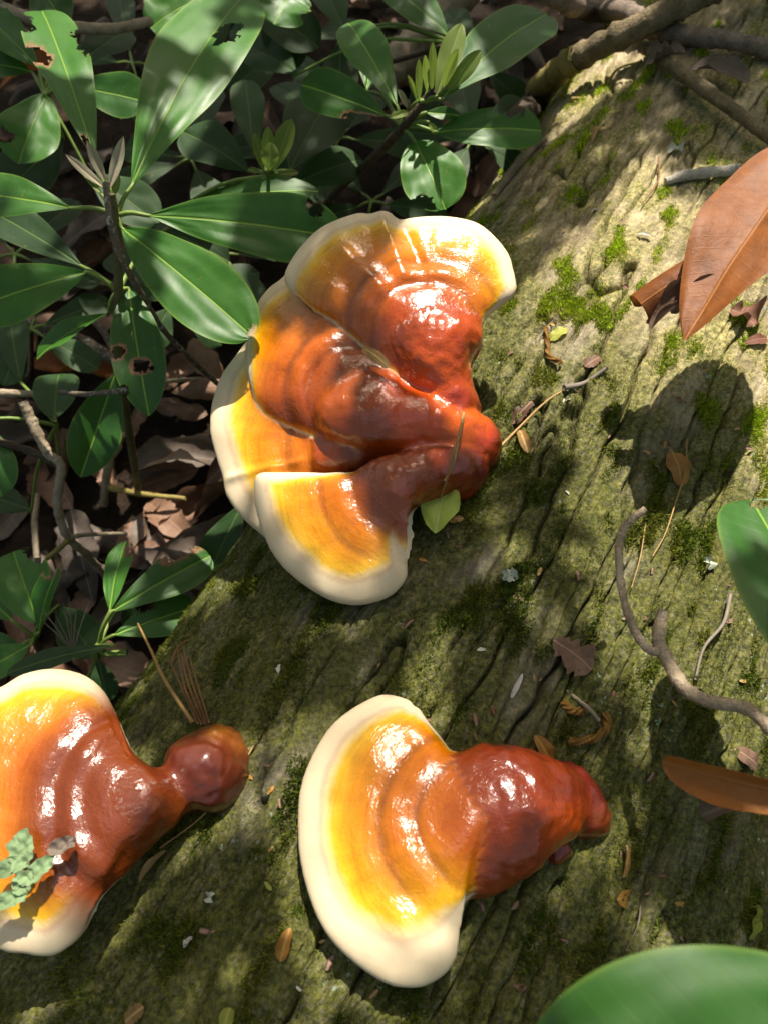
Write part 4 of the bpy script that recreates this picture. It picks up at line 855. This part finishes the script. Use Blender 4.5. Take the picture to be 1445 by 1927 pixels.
stick('dead_twig', 'thin dead stick lying under the hanging spotted leaf', 'twig', [at_z(280, 720, -0.33), at_z(330, 716, -0.33), at_z(380, 712, -0.34)], [4, 4, 3], 'twig', seed=13)
stick('dead_twig', 'grey peeling twig end below the drooping half leaf', 'twig', [at_z(176, 600, -0.10), at_z(196, 625, -0.10), at_z(214, 660, -0.11)], [5, 7, 5], 'twiglichen', seed=14)
stick('dead_twig', 'mossy grey branch lying deep behind the left whorl', 'twig', [at_z(-40, 590, -0.28), at_z(60, 615, -0.28), at_z(150, 640, -0.29), at_z(250, 700, -0.3)], [14, 13, 12, 10], 'twiglichen', seed=15)
stick('dead_twig', 'long brown root-like stick crossing the dark gap below the cluster shoot', 'twig', [at_z(560, 380, -0.22), at_z(640, 415, -0.24), at_z(720, 430, -0.26)], [8, 7, 6], 'twig', seed=16)
stick('dead_twig', 'grey dead stick poking from the litter next to the pale forked twig', 'twig', [at_z(70, 930, -0.34), at_z(66, 990, -0.34), at_z(70, 1050, -0.35)], [6, 6, 5], 'twig', seed=17)
stick('dead_twig', 'slender tan stick lying across the sunlit litter', 'twig', [at_z(205, 918, -0.33), at_z(270, 930, -0.33), at_z(350, 938, -0.33)], [6, 5, 4], 'barewood', seed=18)
stick('dead_twig', 'broken grey wood lying behind the fresh yellow-green shoot tip', 'wood', [at_z(720, 150, -0.25), at_z(800, 60, -0.24), at_z(880, -30, -0.24)], [34, 30, 36], 'twig', seed=19, rough=0.3)
stick('dead_twig', 'dark root running from under the bitten leaf to the log', 'twig', [at_z(830, 350, -0.25), at_z(900, 280, -0.2), at_z(985, 215, -0.15)], [16, 18, 14], 'twigdark', seed=20, rough=0.25)

# ------------------------------------------------------------------ dead leaves hanging close over the log
def dead_leaf(label, B, T, wpx, mat, seed, cat='dead leaf', group=None, name='dead_leaf', turn=0, up=None, **kw):
    return tag(put_leaf(name, B, T, wpx, M[mat], None, turn, up, None, seed=seed, **kw), label, cat, group)
t = thing('dead_leaf_spray', at_z(1680, 250, 0.12), 'hanging spray of rust-brown dead leaves, one flat and one rolled', 'leaf spray')
stem(t, [at_z(1680, 250, 0.12), at_z(1610, 258, 0.12), at_z(1545, 262, 0.119)], 0.0022, 0.0015, M['twig'], name='twig')
put_leaf('leaf', at_z(1545, 272, 0.120), at_z(1288, 640, 0.092), 205, M['rust'], t, 24, None, None, seed=3, q=0.80, p=0.45, fold=0.42, arch=0.05, nu=50, nv=25, wave=0.06)
put_leaf('leaf', at_z(1440, 428, 0.105), at_z(1205, 572, 0.075), 200, M['rust'], t, 0, None, None, seed=8, q=0.10, p=0.3, fold=0.0, roll=-2.9, nu=40, nv=31, wave=0.02)
put_leaf('leaf', at_z(1390, 500, 0.10), at_z(1222, 622, 0.075), 70, M['dead'], t, 20, None, None, seed=9, q=0.5, p=0.5, fold=0.1, roll=2.0, nu=36, nv=21, wave=0.15, twist=0.8)
put_leaf('leaf', at_z(1380, 490, 0.10), at_z(1262, 590, 0.075), 60, M['deadgrey'], t, 60, None, None, seed=19, q=0.5, p=0.5, fold=0.1, roll=1.6, nu=30, nv=15, wave=0.15, twist=-0.8)
t = thing('hanging_dead_leaf', at_z(1600, 1500, 0.12), 'curled copper dead leaf with grey torn underside hanging beside the red stalk', 'dead leaf')
put_leaf('blade', at_z(1600, 1512, 0.115), at_z(1244, 1432, 0.085), 100, M['rust'], t, -34, None, None, seed=12, q=0.5, p=0.6, fold=0.30, arch=0.05, nu=46, nv=21, roll=1.3)
put_leaf('torn_piece', at_z(1420, 1500, 0.085), at_z(1320, 1535, 0.07), 55, M['deadgrey'], t, 20, None, None, seed=14, q=0.3, p=0.4, roll=1.4, nu=24, nv=15)

# ------------------------------------------------------------------ bits lying on the log
def bit(label, x0, y0, x1, y1, w, mat, seed=0, lift=0.002, group=None, name='leaf_scrap', cat='leaf scrap', **kw):
    kw = dict(dict(nu=16, nv=9, p=0.6, q=0.5, fold=0.25, arch=0.10, wave=0.10), **kw)
    return dead_leaf(label, hit(x0, y0, lift), hit(x1, y1, lift), w, mat, seed, cat, group, name, up=log_n((x0 + x1) / 2, (y0 + y1) / 2), **kw)
bit('yellow-brown curled leaf scrap in the shade below the broken branch', 1114, 270, 1134, 232, 18, 'tan', 1, roll=1.2)
bit('orange pointed leaf scrap on sunlit moss above the cluster', 1090, 385, 1143, 407, 18, 'orange', 2, roll=1.0)
bit('round orange leaf lying inside the dark leaf-shaped shadow', 1283, 915, 1262, 853, 46, 'orange', 3, p=0.5, q=0.35, fold=0.12)
bit('small yellow-green leaf scrap beside an orange catkin', 1035, 640, 1064, 620, 24, 'lime', 4, p=0.4, q=0.35)
bit('tan curled leaf scrap next to the cluster stalk', 976, 805, 992, 852, 24, 'tan', 5, roll=1.0)
bit('folded yellow-brown leaf scrap behind the red stalk', 1004, 1384, 1036, 1430, 30, 'orange', 6, fold=0.8)
bit('rolled tan husk upright on the moss beside the dark knob', 1170, 1588, 1165, 1650, 20, 'tan', 7, roll=2.2, p=0.2, q=0.15)
bit('flat amber leaf fragment below the rolled husk', 1152, 1690, 1210, 1694, 36, 'orange', 8, p=0.45, q=0.35)
bit('orange-brown boat-shaped leaf scrap beside the cream rim', 548, 1746, 530, 1810, 30, 'orange', 9, roll=1.0)
bit('slender tan scale leaf under the stalk of the brown ringed fungus', 314, 1600, 266, 1662, 18, 'tan', 10, roll=0.9)
bit('long pale-green bract lying near the dark edge of the log', 1400, 1765, 1416, 1698, 36, 'lime', 11, p=0.4, q=0.25, fold=0.1)
bit('twisted tan husk tip beside the smooth large leaf', 1066, 1905, 1080, 1850, 22, 'tan', 12, roll=1.8)
bit('pale-green bract tip at the lower edge of the mossy slope', 424, 1945, 436, 1896, 28, 'lime', 13, p=0.5, q=0.3)
bit('fresh green pointed bract leaning on the cluster stalk base', 826, 1028, 848, 938, 74, 'green', 14, lift=0.016, p=0.75, q=0.7, fold=0.12, nu=24, nv=13)
bit('dry tan scale beneath the fresh green bract', 790, 970, 816, 990, 18, 'tan', 15); bit('small dry scale at the other side of the green bract', 846, 985, 872, 978, 16, 'tan', 16)
bit('brown torn leaf pressed on shaded bark', 1040, 1205, 1110, 1262, 62, 'dead', 17, ragged=0.6, fold=0.1, nu=30, nv=15)
bit('crumpled dark-red leaf on sunlit log under the rust spray', 1368, 590, 1422, 618, 54, 'darkred', 18, ragged=0.7, wave=0.35, nu=30, nv=15, roll=1.0)
bit('white torn scrap in the shade above the fat red stalk', 982, 1268, 962, 1312, 11, 'scrap', 19, roll=0.8)
bit('little brown husk below the front cap', 760, 1182, 778, 1168, 14, 'deadpink', 20, roll=1.4)
bit('pale pink bark flake on the sunlit log near the cluster', 962, 780, 1000, 745, 26, 'deadpink', 21, p=0.3, q=0.3, ragged=0.4)
bit('reddish bark flake on the sunlit ridge', 1100, 690, 1128, 672, 24, 'deadpink', 22, p=0.3, q=0.3, ragged=0.4)
bit('dry brown leaf scrap by a clump of rootlets at the log edge', 1384, 1410, 1418, 1440, 34, 'dead', 23, p=0.5, q=0.4)
bit('small dark bud scale on the sunlit log below the moss streaks', 1170, 528, 1180, 545, 12, 'darkred', 24, roll=1.6)
bit('thin pale splinter on bright moss', 1196, 446, 1224, 450, 8, 'scrap', 25, roll=1.0)
bit('tiny yellow petal on the dim moss beside the brown ringed cap', 500, 1660, 514, 1676, 9, 'lime', 27)
bit('tan flake lying in the bottom furrow of the log', 240, 1925, 275, 1895, 30, 'tan', 28, p=0.4, q=0.4, ragged=0.4)
bit('grey curled bark scale under the branch crossing', 1215, 148, 1290, 128, 60, 'deadgrey', 29, lift=0.012, ragged=0.5, roll=1.2, nu=26, nv=13)
bit('wide grey dead leaf wedged between branch and log', 1290, 150, 1400, 178, 60, 'deadgrey', 30, lift=0.008, ragged=0.4, roll=0.8, nu=26, nv=13)
bit('russet leaf shred at the foot of the hanging rust spray', 1396, 650, 1440, 640, 22, 'darkred', 31)
dead_leaf('dry leaf strip wedged in the crease between the cluster caps', at_z(682, 655, 0.044), at_z(732, 692, 0.048), 22, 'tan', 32, cat='leaf scrap', name='leaf_scrap', nu=20, nv=9, p=0.5, q=0.4, arch=0.1)
# small crumbs scattered over the bark, alike
r3 = random.Random(8)
crumbs = [leaf_geo(0.006, 0.0028, 8, 5, 0.5, 0.5, 0.3, 0.1, 0, 0.2, seed=s * 2.3, roll=0.8, ragged=0.3) for s in range(5)]
cm = {}
for k in range(150):
    x, y = r3.uniform(300, 1440), r3.uniform(220, 1920); mt = r3.choice(('tan', 'orange', 'scrap', 'dead', 'darkred', 'dead', 'dead', 'tan'))
    try: l_, p_ = hit_lp(x, y)
    except Exception: continue
    if p_ < -1.0 or abs(p_) > 1.1: continue
    key = (k % 5, mt)
    if key not in cm:
        V, F, at = crumbs[k % 5]; cm[key] = mesh_data('bark_crumb', V, F, at); cm[key].materials.append(M[mt])
    o = bpy.data.objects.new('bark_crumb', cm[key]); COL.objects.link(o)
    n = log_n(x, y); a = unit(np.cross(n, [r3.uniform(-1, 1), r3.uniform(-1, 1), 0.1])); b = np.cross(n, a); s = r3.uniform(0.45, 1.25)
    mtx = Matrix(((a[0], b[0], n[0], 0), (a[1], b[1], n[1], 0), (a[2], b[2], n[2], 0), (0, 0, 0, 1)))
    o.matrix_world = Matrix.Translation(Vector(hit(x, y, 0.0012))) @ mtx @ Matrix.Scale(s, 4)
    cname = {'tan': 'tan', 'orange': 'orange', 'scrap': 'whitish', 'dead': 'brown', 'darkred': 'dark red', 'deadpink': 'pinkish'}[mt]
    tag(o, 'tiny %s plant crumb lying on the mossy bark' % cname, 'crumb', '%s crumbs on the bark' % cname)

# needles
def needle(label, pts, r_px, mat, group=None, lift=0.004, n=None):
    P = [hit(x, y, l) if len(q) == 3 else hit(x, y, lift) for q in pts for (x, y, l) in [q if len(q) == 3 else (*q, lift)]]
    Q = spline(P, 8 * len(P)); s = px_size(Q.mean(0)); V, F = tube(Q, np.linspace(r_px, r_px * 0.6, len(Q)) * s, 6)
    return tag(obj('pine_needle', V, F, M[mat]), label, 'needle', group)
needle('long yellow stalk on sunlit bark beside the cluster stalk', [(938, 838), (975, 800), (1030, 752), (1080, 722)], 3.0, 'needletan')
needle('grey bark-coloured twiglet continuing the yellow stalk uphill', [(1060, 735), (1100, 715), (1140, 700)], 6.0, 'needlegrey')
needle('fine tan needle over the orange leaf in the shadow', [(1290, 828), (1284, 890), (1266, 950), (1246, 1008), (1222, 1050)], 1.8, 'needletan')
needle('fine tan needle down the crack below the bent twig', [(1216, 985), (1200, 1050), (1184, 1108)], 1.6, 'needletan')
needle('thin brown needle on bright moss by the white stick', [(1238, 303), (1236, 350), (1206, 394)], 2.0, 'needle')
needle('tall flat straw blade leaning beside the brown bulb', [(372, 1366, 0.004), (352, 1310, 0.02), (336, 1262, 0.03), (334, 1226, 0.035)], 4.0, 'needletan')
for i, (x, y) in enumerate(((386, 1290), (390, 1262), (398, 1272), (402, 1262), (408, 1278))):
    needle('thin reddish pine needle standing in a small bunch behind the brown bulb', [(378 + 6 * i, 1366, 0.004), ((378 + 6 * i + x) / 2 - 4 + 2 * i, 1320, 0.018), (x + 2 * i - 4, y, 0.03)], 2.2, 'needle', 'pine needles bunched behind the bulb')
needle('reddish needle tip bent sideways across the needle bunch', [(386, 1292, 0.03), (400, 1270, 0.034), (422, 1258, 0.034)], 2.2, 'needle')
needle('long pale needle along the edge of the brown bulb', [(478, 1402), (440, 1478), (380, 1545), (305, 1598)], 2.2, 'needletan')
needle('curved grey stem hanging at the right flank of the log', [(1366, 1118, 0.004), (1345, 1175, 0.006), (1315, 1220, 0.004), (1300, 1280, 0.003)], 4.0, 'needlegrey')
needle('hair-thin grey rootlet below the amber leaf fragment', [(1205, 1705), (1188, 1735), (1180, 1790)], 1.6, 'needlegrey')
# catkins: a bent string of scales each
def catkin(label, pts, w):
    P = spline([hit(x, y, 0.004) for x, y in pts], 26); s = px_size(P.mean(0)); base = P[0]
    V0, F0 = tube(P, w * s * 0.55, 6); t = obj('catkin', V0, F0, M['catkin']); tag(t, label, 'catkin')
    for i in range(1, 25):
        for j in range(4):
            a = i * 1.3 + j * 1.57; T = unit(P[i + 1 if i < 25 else i] - P[i - 1]); n1 = unit(np.cross(T, [0, 0, 1])); n2 = np.cross(T, n1)
            d = n1 * math.cos(a) + n2 * math.sin(a); c = P[i] + d * w * s * 0.6; e = w * s * 0.55; g2 = np.cross(T, d)
            Vc = np.array([c - T * e, c + g2 * e * 0.8, c + T * e, c - g2 * e * 0.8, c + d * e * 0.8])
            o = obj('scale', Vc, [[0, 1, 4], [1, 2, 4], [2, 3, 4], [3, 0, 4]], M['catkin'], t, smooth=False)
catkin('curled orange-brown catkin on shaded bark above the folded scrap', [(1138, 1342), (1134, 1370), (1112, 1390), (1066, 1398)], 9)
catkin('short clumped orange-brown catkin beside the curled one', [(1062, 1320), (1072, 1336), (1096, 1338)], 9)
catkin('pale orange catkin on sunlit moss by the yellow-green scrap', [(1026, 618), (1030, 650), (1032, 676), (1056, 686)], 6)
stick('thin_twig', 'pale thin stalk lying against the curled catkin', 'twig', [hit(1072, 1297, 0.004), hit(1100, 1335, 0.008), hit(1120, 1358, 0.006)], [3, 4, 3], 'twig', seed=33)
# lichen flake resting on the brown ringed cap
def lichen(label, spots, z, mat='lichen'):
    Vs, Fs, off = [], [], 0; rr = np.random.default_rng(3)
    t = thing('lichen_flake', at_z(spots[0][0], spots[0][1], z), label, 'lichen')
    for (x, y, rx, ry, rot, mt) in spots:
        c = at_z(x, y, z); s = px_size(c); nr_, na = 9, 40; a = np.linspace(0, 2 * np.pi, na, endpoint=False)
        lob = 1 + 0.42 * fbm(np.cos(a) * 1.8 + x, np.sin(a) * 1.8, 0.4, 3)
        q = np.linspace(0.02, 1, nr_)[:, None]; X = q * lob * np.cos(a) * rx * s; Y = q * lob * np.sin(a) * ry * s
        r = math.radians(rot); X, Y = X * math.cos(r) - Y * math.sin(r), X * math.sin(r) + Y * math.cos(r)
        Z = 0.0022 * q ** 2 * (0.5 + perlin(np.cos(a) * 3 + x, np.sin(a) * 3, 0.7)) + 0.002 * perlin(X * 300, Y * 300, 0.2) + 0.001
        V = np.stack([X, Y, Z * np.ones_like(X)], -1).reshape(-1, 3) + c
        obj('lobe', V, grid_faces(nr_, na, True), M[mt], t)
lichen('ruffled grey-green lichen flake lying on the brown ringed cap', [(42, 1600, 24, 36, 10, 'lichen'), (22, 1632, 34, 16, 20, 'lichen'), (72, 1640, 36, 16, 40, 'lichen'), (46, 1662, 20, 22, 0, 'lichen'), (20, 1694, 34, 15, 15, 'lichen'), (118, 1592, 26, 15, 20, 'deadgrey')], 0.030)
for k, (x, y, w) in enumerate(((960, 1084, 14), (1272, 284, 13), (400, 1690, 9), (1330, 1060, 10))):
    c = hit(x, y, 0.003); s = px_size(c); a = np.linspace(0, 2 * np.pi, 24, endpoint=False); q = np.linspace(0.05, 1, 5)[:, None]; lob = 1 + 0.6 * perlin(np.cos(a) * 2 + k * 7, np.sin(a) * 2, 0.3)
    n = log_n(x, y); e1 = unit(np.cross(n, LD)); e2 = np.cross(n, e1)
    V = c + (q * lob * np.cos(a))[..., None] * w * s * e1 + (q * lob * np.sin(a))[..., None] * w * s * e2 + (0.003 * q ** 2 * (0.3 + np.cos(3 * a + k)))[..., None] * n
    tag(obj('lichen_flake', V.reshape(-1, 3), grid_faces(5, 24, True), M['lichenpale']), ('pale lichen rosette on the shaded bark below the green bract', 'grey lichen tuft near the white stick', 'tiny lichen rosette on the slope below the bulb', 'pale lichen scrap beside the broad green leaf')[k], 'lichen')
# dry strip torn from the cluster stalk
t = thing('dry_grass_strip', at_z(848, 870, 0.03), 'split straw-coloured grass strip grown into the cluster stalk', 'grass strip')
for pts, w in (([(872, 778, 0.030), (866, 810, 0.040), (854, 850, 0.040), (846, 885, 0.030), (836, 905, 0.026)], 3.6), ([(862, 830, 0.042), (856, 862, 0.042), (848, 890, 0.034)], 2.4), ([(846, 885, 0.032), (830, 935, 0.012)], 2.2)):
    P = spline([zpt(p) for p in pts], 24); V, F = tube(P, w * px_size(P.mean(0)) * np.linspace(1, 0.5, len(P)), 6, 0.3); obj('strand', V, F, M['needletan'], t)
# grey dry needle spray
t = thing('dry_needle_spray', at_z(140, 1222, -0.19), 'fan of grey dry needles over the low shoot', 'needles')
for (x, y) in ((75, 1142), (80, 1168), (105, 1158), (119, 1136), (131, 1124), (145, 1138), (168, 1134), (120, 1228)):
    P = spline([at_z(138 + 0.1 * (x - 138), 1220, -0.18), at_z((x + 138) / 2, (y + 1220) / 2, -0.165), at_z(x, y, -0.15)], 10); V, F = tube(P, np.linspace(0.0007, 0.0004, 10), 5); obj('needle', V, F, M['needlegrey'], t)

# ------------------------------------------------------------------ leaf litter on the ground
vars_ = [leaf_geo(0.075 + 0.02 * (s % 3), 0.036 + 0.006 * (s % 4), 18, 11, 0.8, 0.6, 0.2, 0.12 * (s % 3 - 0.6), 0, 0.14, 0.5 * (s % 3 - 1), seed=s * 3.1, roll=(0.8, -0.9, 1.6, 2.4, 0.5, -1.5, 1.1, 2.0)[s], ragged=0.25) for s in range(8)]
lm = {}; r4 = random.Random(21)
def litter(x, y, mat, s, yaw, scale, lift=0.010, tilt=0.25, label=None, group=None):
    key = (s, mat)
    if key not in lm:
        V, F, at = vars_[s]; lm[key] = mesh_data('dead_leaf', V - np.array([0.04, 0, 0]), F, at); lm[key].materials.append(M[mat])
    o = bpy.data.objects.new('dead_leaf', lm[key]); COL.objects.link(o)
    o.location = (x, y, float(ground_z(np.array([x]), np.array([y]))[0]) + lift); o.rotation_euler = (r4.uniform(-tilt, tilt), r4.uniform(-tilt, tilt), yaw); o.scale = (scale,) * 3
    cn = {'dead': 'brown', 'deadpink': 'pinkish tan', 'deadgrey': 'grey-brown', 'rust': 'rust'}[mat]
    fm = ('gently curled', 'cupped', 'rolled', 'tightly rolled', 'flat', 'arched', 'bent', 'rolled')[s]
    tag(o, label or '%s %s dead leaf in the ground litter' % (fm, cn), 'dead leaf', group or '%s %s leaves in the litter' % (fm, cn))
for k in range(230):
    px, py = r4.uniform(-60, 1000), r4.uniform(-40, 1330); p = at_z(px, py, GZ)
    rel = p - LA
    if rel @ LE > -0.20: continue
    litter(p[0], p[1], r4.choice(('dead', 'deadgrey', 'dead', 'deadpink', 'deadgrey')), r4.randrange(8), r4.uniform(0, 6.28), r4.uniform(0.6, 1.25), lift=r4.uniform(0.004, 0.028), tilt=0.35)
for k in range(70):                                        # beside the frame, for a step to the side
    x, y = r4.uniform(-1.4, 1.5), r4.uniform(-0.6, 2.2)
    if abs((np.array([x, y, 0]) - LA) @ LE) < 0.26: continue
    litter(x, y, r4.choice(('dead', 'deadgrey', 'deadpink')), r4.randrange(8), r4.uniform(0, 6.28), r4.uniform(0.7, 1.2))
for (px, py, mat, s, yaw, sc_) in [(290, 905, 'deadpink', 4, 0.3, 1.0), (250, 1010, 'deadpink', 0, 1.4, 1.1), (330, 990, 'deadpink', 4, 2.4, 1.0), (285, 1040, 'deadpink', 1, 0.8, 0.9), (390, 940, 'deadpink', 3, 0.7, 1.3), (200, 880, 'deadpink', 6, 2.0, 0.9),
                               (340, 680, 'deadpink', 0, 1.1, 1.1), (395, 690, 'deadpink', 1, 2.1, 1.0), (380, 730, 'deadpink', 5, 0.2, 1.0), (130, 690, 'rust', 7, 0.0, 1.3), (320, 870, 'deadgrey', 4, 0.5, 1.3), (160, 1060, 'deadgrey', 4, 1.9, 1.2), (370, 1040, 'deadgrey', 2, 0.5, 1.4), (440, 880, 'deadpink', 2, 0.9, 1.1),
                               (160, 440, 'deadgrey', 4, 1.0, 1.3), (960, 150, 'deadgrey', 0, 1.8, 1.6), (930, 330, 'deadpink', 2, 1.0, 1.4), (1000, 130, 'deadgrey', 5, 2.2, 1.6), (60, 150, 'rust', 2, 0.4, 1.4)]:
    p = at_z(px, py, GZ + 0.03); litter(p[0], p[1], mat, s, yaw, sc_, 0.03)

# ------------------------------------------------------------------ unseen trees overhead, their crowns shaped to dapple the light
LIT = [[(1240,225),(1300,330),(1500,340),(1500,1000),(1362,1000),(1368,1075),(1300,1050),(1250,1080),(1203,1110),(1203,1175),(1143,1175),(1138,1060),(1155,960),(1112,880),(1112,800),(1160,700),(1060,738),(965,815),(930,790),(905,720),(940,640),(985,570),(990,480),(1060,425),(1150,350)],
       [(960,1100),(1000,1070),(1020,1100),(1000,1140),(965,1130)], [(745,1222),(790,1195),(850,1230),(864,1302),(738,1304)], [(1208,1200),(1245,1190),(1300,1320),(1260,1322),(1216,1280)], [(1180,1338),(1255,1330),(1262,1372),(1190,1384)],
       [(735,395),(870,400),(980,540),(925,600),(905,720),(862,780),(930,830),(905,885),(800,865),(745,875),(712,780),(740,700),(762,600),(700,470)], [(392,760),(480,755),(520,810),(620,840),(600,890),(482,890),(450,980),(400,870)], [(640,430),(690,412),(715,560),(650,520)],
       [(560,890),(620,893),(640,960),(560,965)],
       [(300,150),(380,130),(412,190),(330,262),(268,230)], [(430,380),(560,385),(605,470),(420,450)], [(310,470),(420,520),(475,625),(370,600)], [(-60,530),(150,505),(100,590),(-60,640)], [(236,575),(300,600),(306,690),(226,660)],
       [(1030,-60),(1210,-60),(1240,60),(1190,100),(1080,150),(1080,60)],
       [(520,0),(585,-40),(600,40),(520,50)], [(60,640),(140,600),(150,660),(60,690)], [(150,740),(215,760),(180,900),(140,860)], [(830,60),(880,50),(900,130),(840,180)], [(1370,960),(1500,930),(1500,1060),(1380,1060)]]
LIT += [[(262,300),(420,70),(465,110),(330,300)], [(590,150),(720,170),(715,225),(610,205)], [(890,70),(1020,20),(1000,110),(880,160)], [(765,280),(860,285),(850,385),(775,360)], [(-60,345),(120,355),(120,415),(-60,420)], [(170,160),(270,160),(270,210),(180,215)], [(60,200),(120,180),(110,270),(50,280)],
        [(1195,1000),(1520,1000),(1520,1330),(1262,1330),(1200,1180)]]
SOFT = [[(515,1300),(820,1280),(870,1420),(1120,1420),(1130,1600),(900,1680),(870,1860),(600,1870),(520,1700)], [(-220,1230),(250,1230),(262,1420),(330,1430),(470,1360),(470,1500),(330,1570),(190,1700),(170,1815),(-220,1815)],
        [(475,920),(600,960),(720,1060),(740,1130),(640,1150),(520,1070)], [(1130,1900),(1900,1900),(1900,2700),(900,2700),(900,2300)], [(1100,1440),(1230,1440),(1230,1560),(1130,1560)]]
FLOORLIT = [[(180,880),(300,850),(330,1000),(430,960),(395,1075),(170,1060)], [(318,650),(440,650),(445,800),(405,905),(365,760)], [(200,860),(300,840),(310,920),(220,930)]]
def inside(poly, x, y):
    c = np.zeros(x.shape, bool); n = len(poly)
    for i in range(n):
        x0, y0 = poly[i]; x1, y1 = poly[i - 1]
        if y0 == y1: continue
        c ^= ((y0 > y) != (y1 > y)) & (x < (x1 - x0) * (y - y0) / (y1 - y0) + x0)
    return c
def shadow_px(P, zbank=-0.03):
    """where the sun's shadow of P falls, as photo pixels: on the log (with its fungi) or on the bank beside it"""
    o = P - LA; d = -SUN; R = LR + 0.018
    a2 = np.array([d @ LE, d[2]]); ox, oz = o @ LE, o[..., 2]
    A = a2 @ a2; Bq = 2 * (a2[0] * ox + a2[1] * oz); Cq = ox * ox + oz * oz - R * R; D = Bq * Bq - 4 * A * Cq
    t1 = np.where(D > 0, (-Bq - np.sqrt(np.maximum(D, 0))) / (2 * A), 1e9)
    q1 = P + d * t1[..., None]; t2 = (zbank - P[..., 2]) / d[2]
    right = (o + d * t2[..., None]) @ LE > 0
    t2 = np.where(right, (-0.25 - P[..., 2]) / d[2], t2)
    t = np.where((D > 0), np.minimum(t1, np.where(right, 1e9, t2)), t2)
    return to_px(P + d * t[..., None])
def leaf_cloud(Pg, height, size, n_rng, spread=0.9):
    """flat pointed leaves, two triangles a half, at points Pg on z=0 moved up the sun's direction to the given heights"""
    n = len(Pg); c = Pg + SUN * (height / SUN[2])[:, None]
    a = SUN * 0 + n_rng.normal(0, 1, (n, 3)); nn = unit(SUN) + n_rng.normal(0, spread * 0.5, (n, 3)); nn /= np.linalg.norm(nn, axis=1)[:, None]
    a -= nn * (a * nn).sum(1)[:, None]; a /= np.linalg.norm(a, axis=1)[:, None]; b = np.cross(nn, a)
    Lh = size * n_rng.uniform(0.75, 1.25, n); Wh = Lh * n_rng.uniform(0.34, 0.5, n)
    off = [(-1, 0), (-0.45, 0.85), (0.25, 0.95), (1, 0), (0.25, -0.95), (-0.45, -0.85)]
    return np.stack([c + a * (Lh * u)[:, None] + b * (Wh * v)[:, None] for u, v in off], 1)
def build_cloud(name, V, parent, mat):
    n = len(V); F = np.array([[0, 1, 2, 3], [0, 3, 4, 5]]); F = (np.arange(n)[:, None, None] * 6 + F).reshape(-1, 4)
    o = obj(name, V.reshape(-1, 3), F, mat, parent, smooth=False); o['kind'] = 'stuff'; return o
mc = N('overhead_leaf'); mc.set(color=(0.05, 0.10, 0.025), rough=0.5, spec=0.3); mc.translucent((0.10, 0.20, 0.03), 0.35); M['canopy'] = mc.m
r5 = np.random.default_rng(77)
def mask_px(V, polys, zb=-0.03):
    x, y = shadow_px(V.reshape(-1, 3), zb); hitm = np.zeros(x.shape, bool)
    for p in polys: hitm |= inside(p, x, y)
    return hitm.reshape(V.shape[0], -1)
def with_centre(V):
    return np.concatenate([V, V.mean(1, keepdims=True), (V[:, :1] + V[:, 2:3]) / 2, (V[:, 3:4] + V[:, 4:5]) / 2], 1)
def cover(n, hmin, hmax, size):
    g_ = np.stack([r5.uniform(-0.85, 1.05, n), r5.uniform(-0.45, 1.75, n), np.zeros(n)], -1)
    return leaf_cloud(g_, r5.uniform(hmin, hmax, n), size, r5)
V = cover(30000, 0.85, 1.5, 0.022)
V = V[~((mask_px(with_centre(V), LIT).mean(1) > 0.2) | (mask_px(with_centre(V), SOFT).mean(1) > 0.3) | mask_px(with_centre(V), FLOORLIT, GZ + 0.04).any(1))]
tr = thing('overhanging_tree', np.array([1.9, 2.6, GZ]), 'small leafy tree leaning over the log and shading it', 'tree')
build_cloud('crown', V, tr, M['canopy'])
P = spline([np.array([1.9, 2.6, GZ - 0.05]), np.array([1.75, 2.3, 0.5]), np.array([1.5, 1.9, 1.3]), np.array([1.0, 1.5, 1.75])], 24); v_, f_ = tube(P, np.linspace(0.06, 0.03, 24), 12, 0.1); obj('trunk', v_, f_, M['branch'], tr)
# high thin crown: light comes through it blurred
V = cover(5200, 5.5, 8.0, 0.040)
m_ = mask_px(with_centre(V), SOFT).any(1) & ~mask_px(with_centre(V), LIT).any(1)
V = V[m_]; V = V[r5.random(len(V)) < 0.20]
th = thing('tall_tree', np.array([4.5, 6.5, GZ]), 'tall thin-crowned tree standing uphill of the log', 'tree')
build_cloud('crown', V, th, M['canopy'])
P = spline([np.array([4.5, 6.5, GZ - 0.1]), np.array([4.4, 6.3, 3.0]), np.array([3.6, 5.6, 6.0]), np.array([1.5, 4.4, 6.9])], 24); v_, f_ = tube(P, np.linspace(0.16, 0.04, 24), 14, 0.1); obj('trunk', v_, f_, M['branch'], th)

# thicket added all round, out of view, to keep low sky light off
n = 16000; an = r5.uniform(0, 2 * np.pi, n); rd = r5.uniform(2.4, 5.0, n); hz = GZ + r5.uniform(0, 1, n) ** 1.1 * np.where(np.cos(an - math.pi / 2) > 0.3, 3.2, 4.6)
c = np.stack([rd * np.cos(an), 0.6 + rd * np.sin(an), hz], -1); up_ = r5.normal(0, 1, (n, 3)) + np.array([0, 0, 1.2]); up_ /= np.linalg.norm(up_, axis=1)[:, None]
a = r5.normal(0, 1, (n, 3)); a -= up_ * (a * up_).sum(1)[:, None]; a /= np.linalg.norm(a, axis=1)[:, None]; b = np.cross(up_, a)
Lh = r5.uniform(0.07, 0.13, n); Wh = Lh * 0.4
V = np.stack([c + a * (Lh * u)[:, None] + b * (Wh * v)[:, None] for u, v in [(-1, 0), (-0.45, 0.85), (0.25, 0.95), (1, 0), (0.25, -0.95), (-0.45, -0.85)]], 1)
tag(build_cloud('thicket', V, None, M['canopy']), 'dense unseen thicket added around the log to block low sky', 'thicket', kind='stuff')
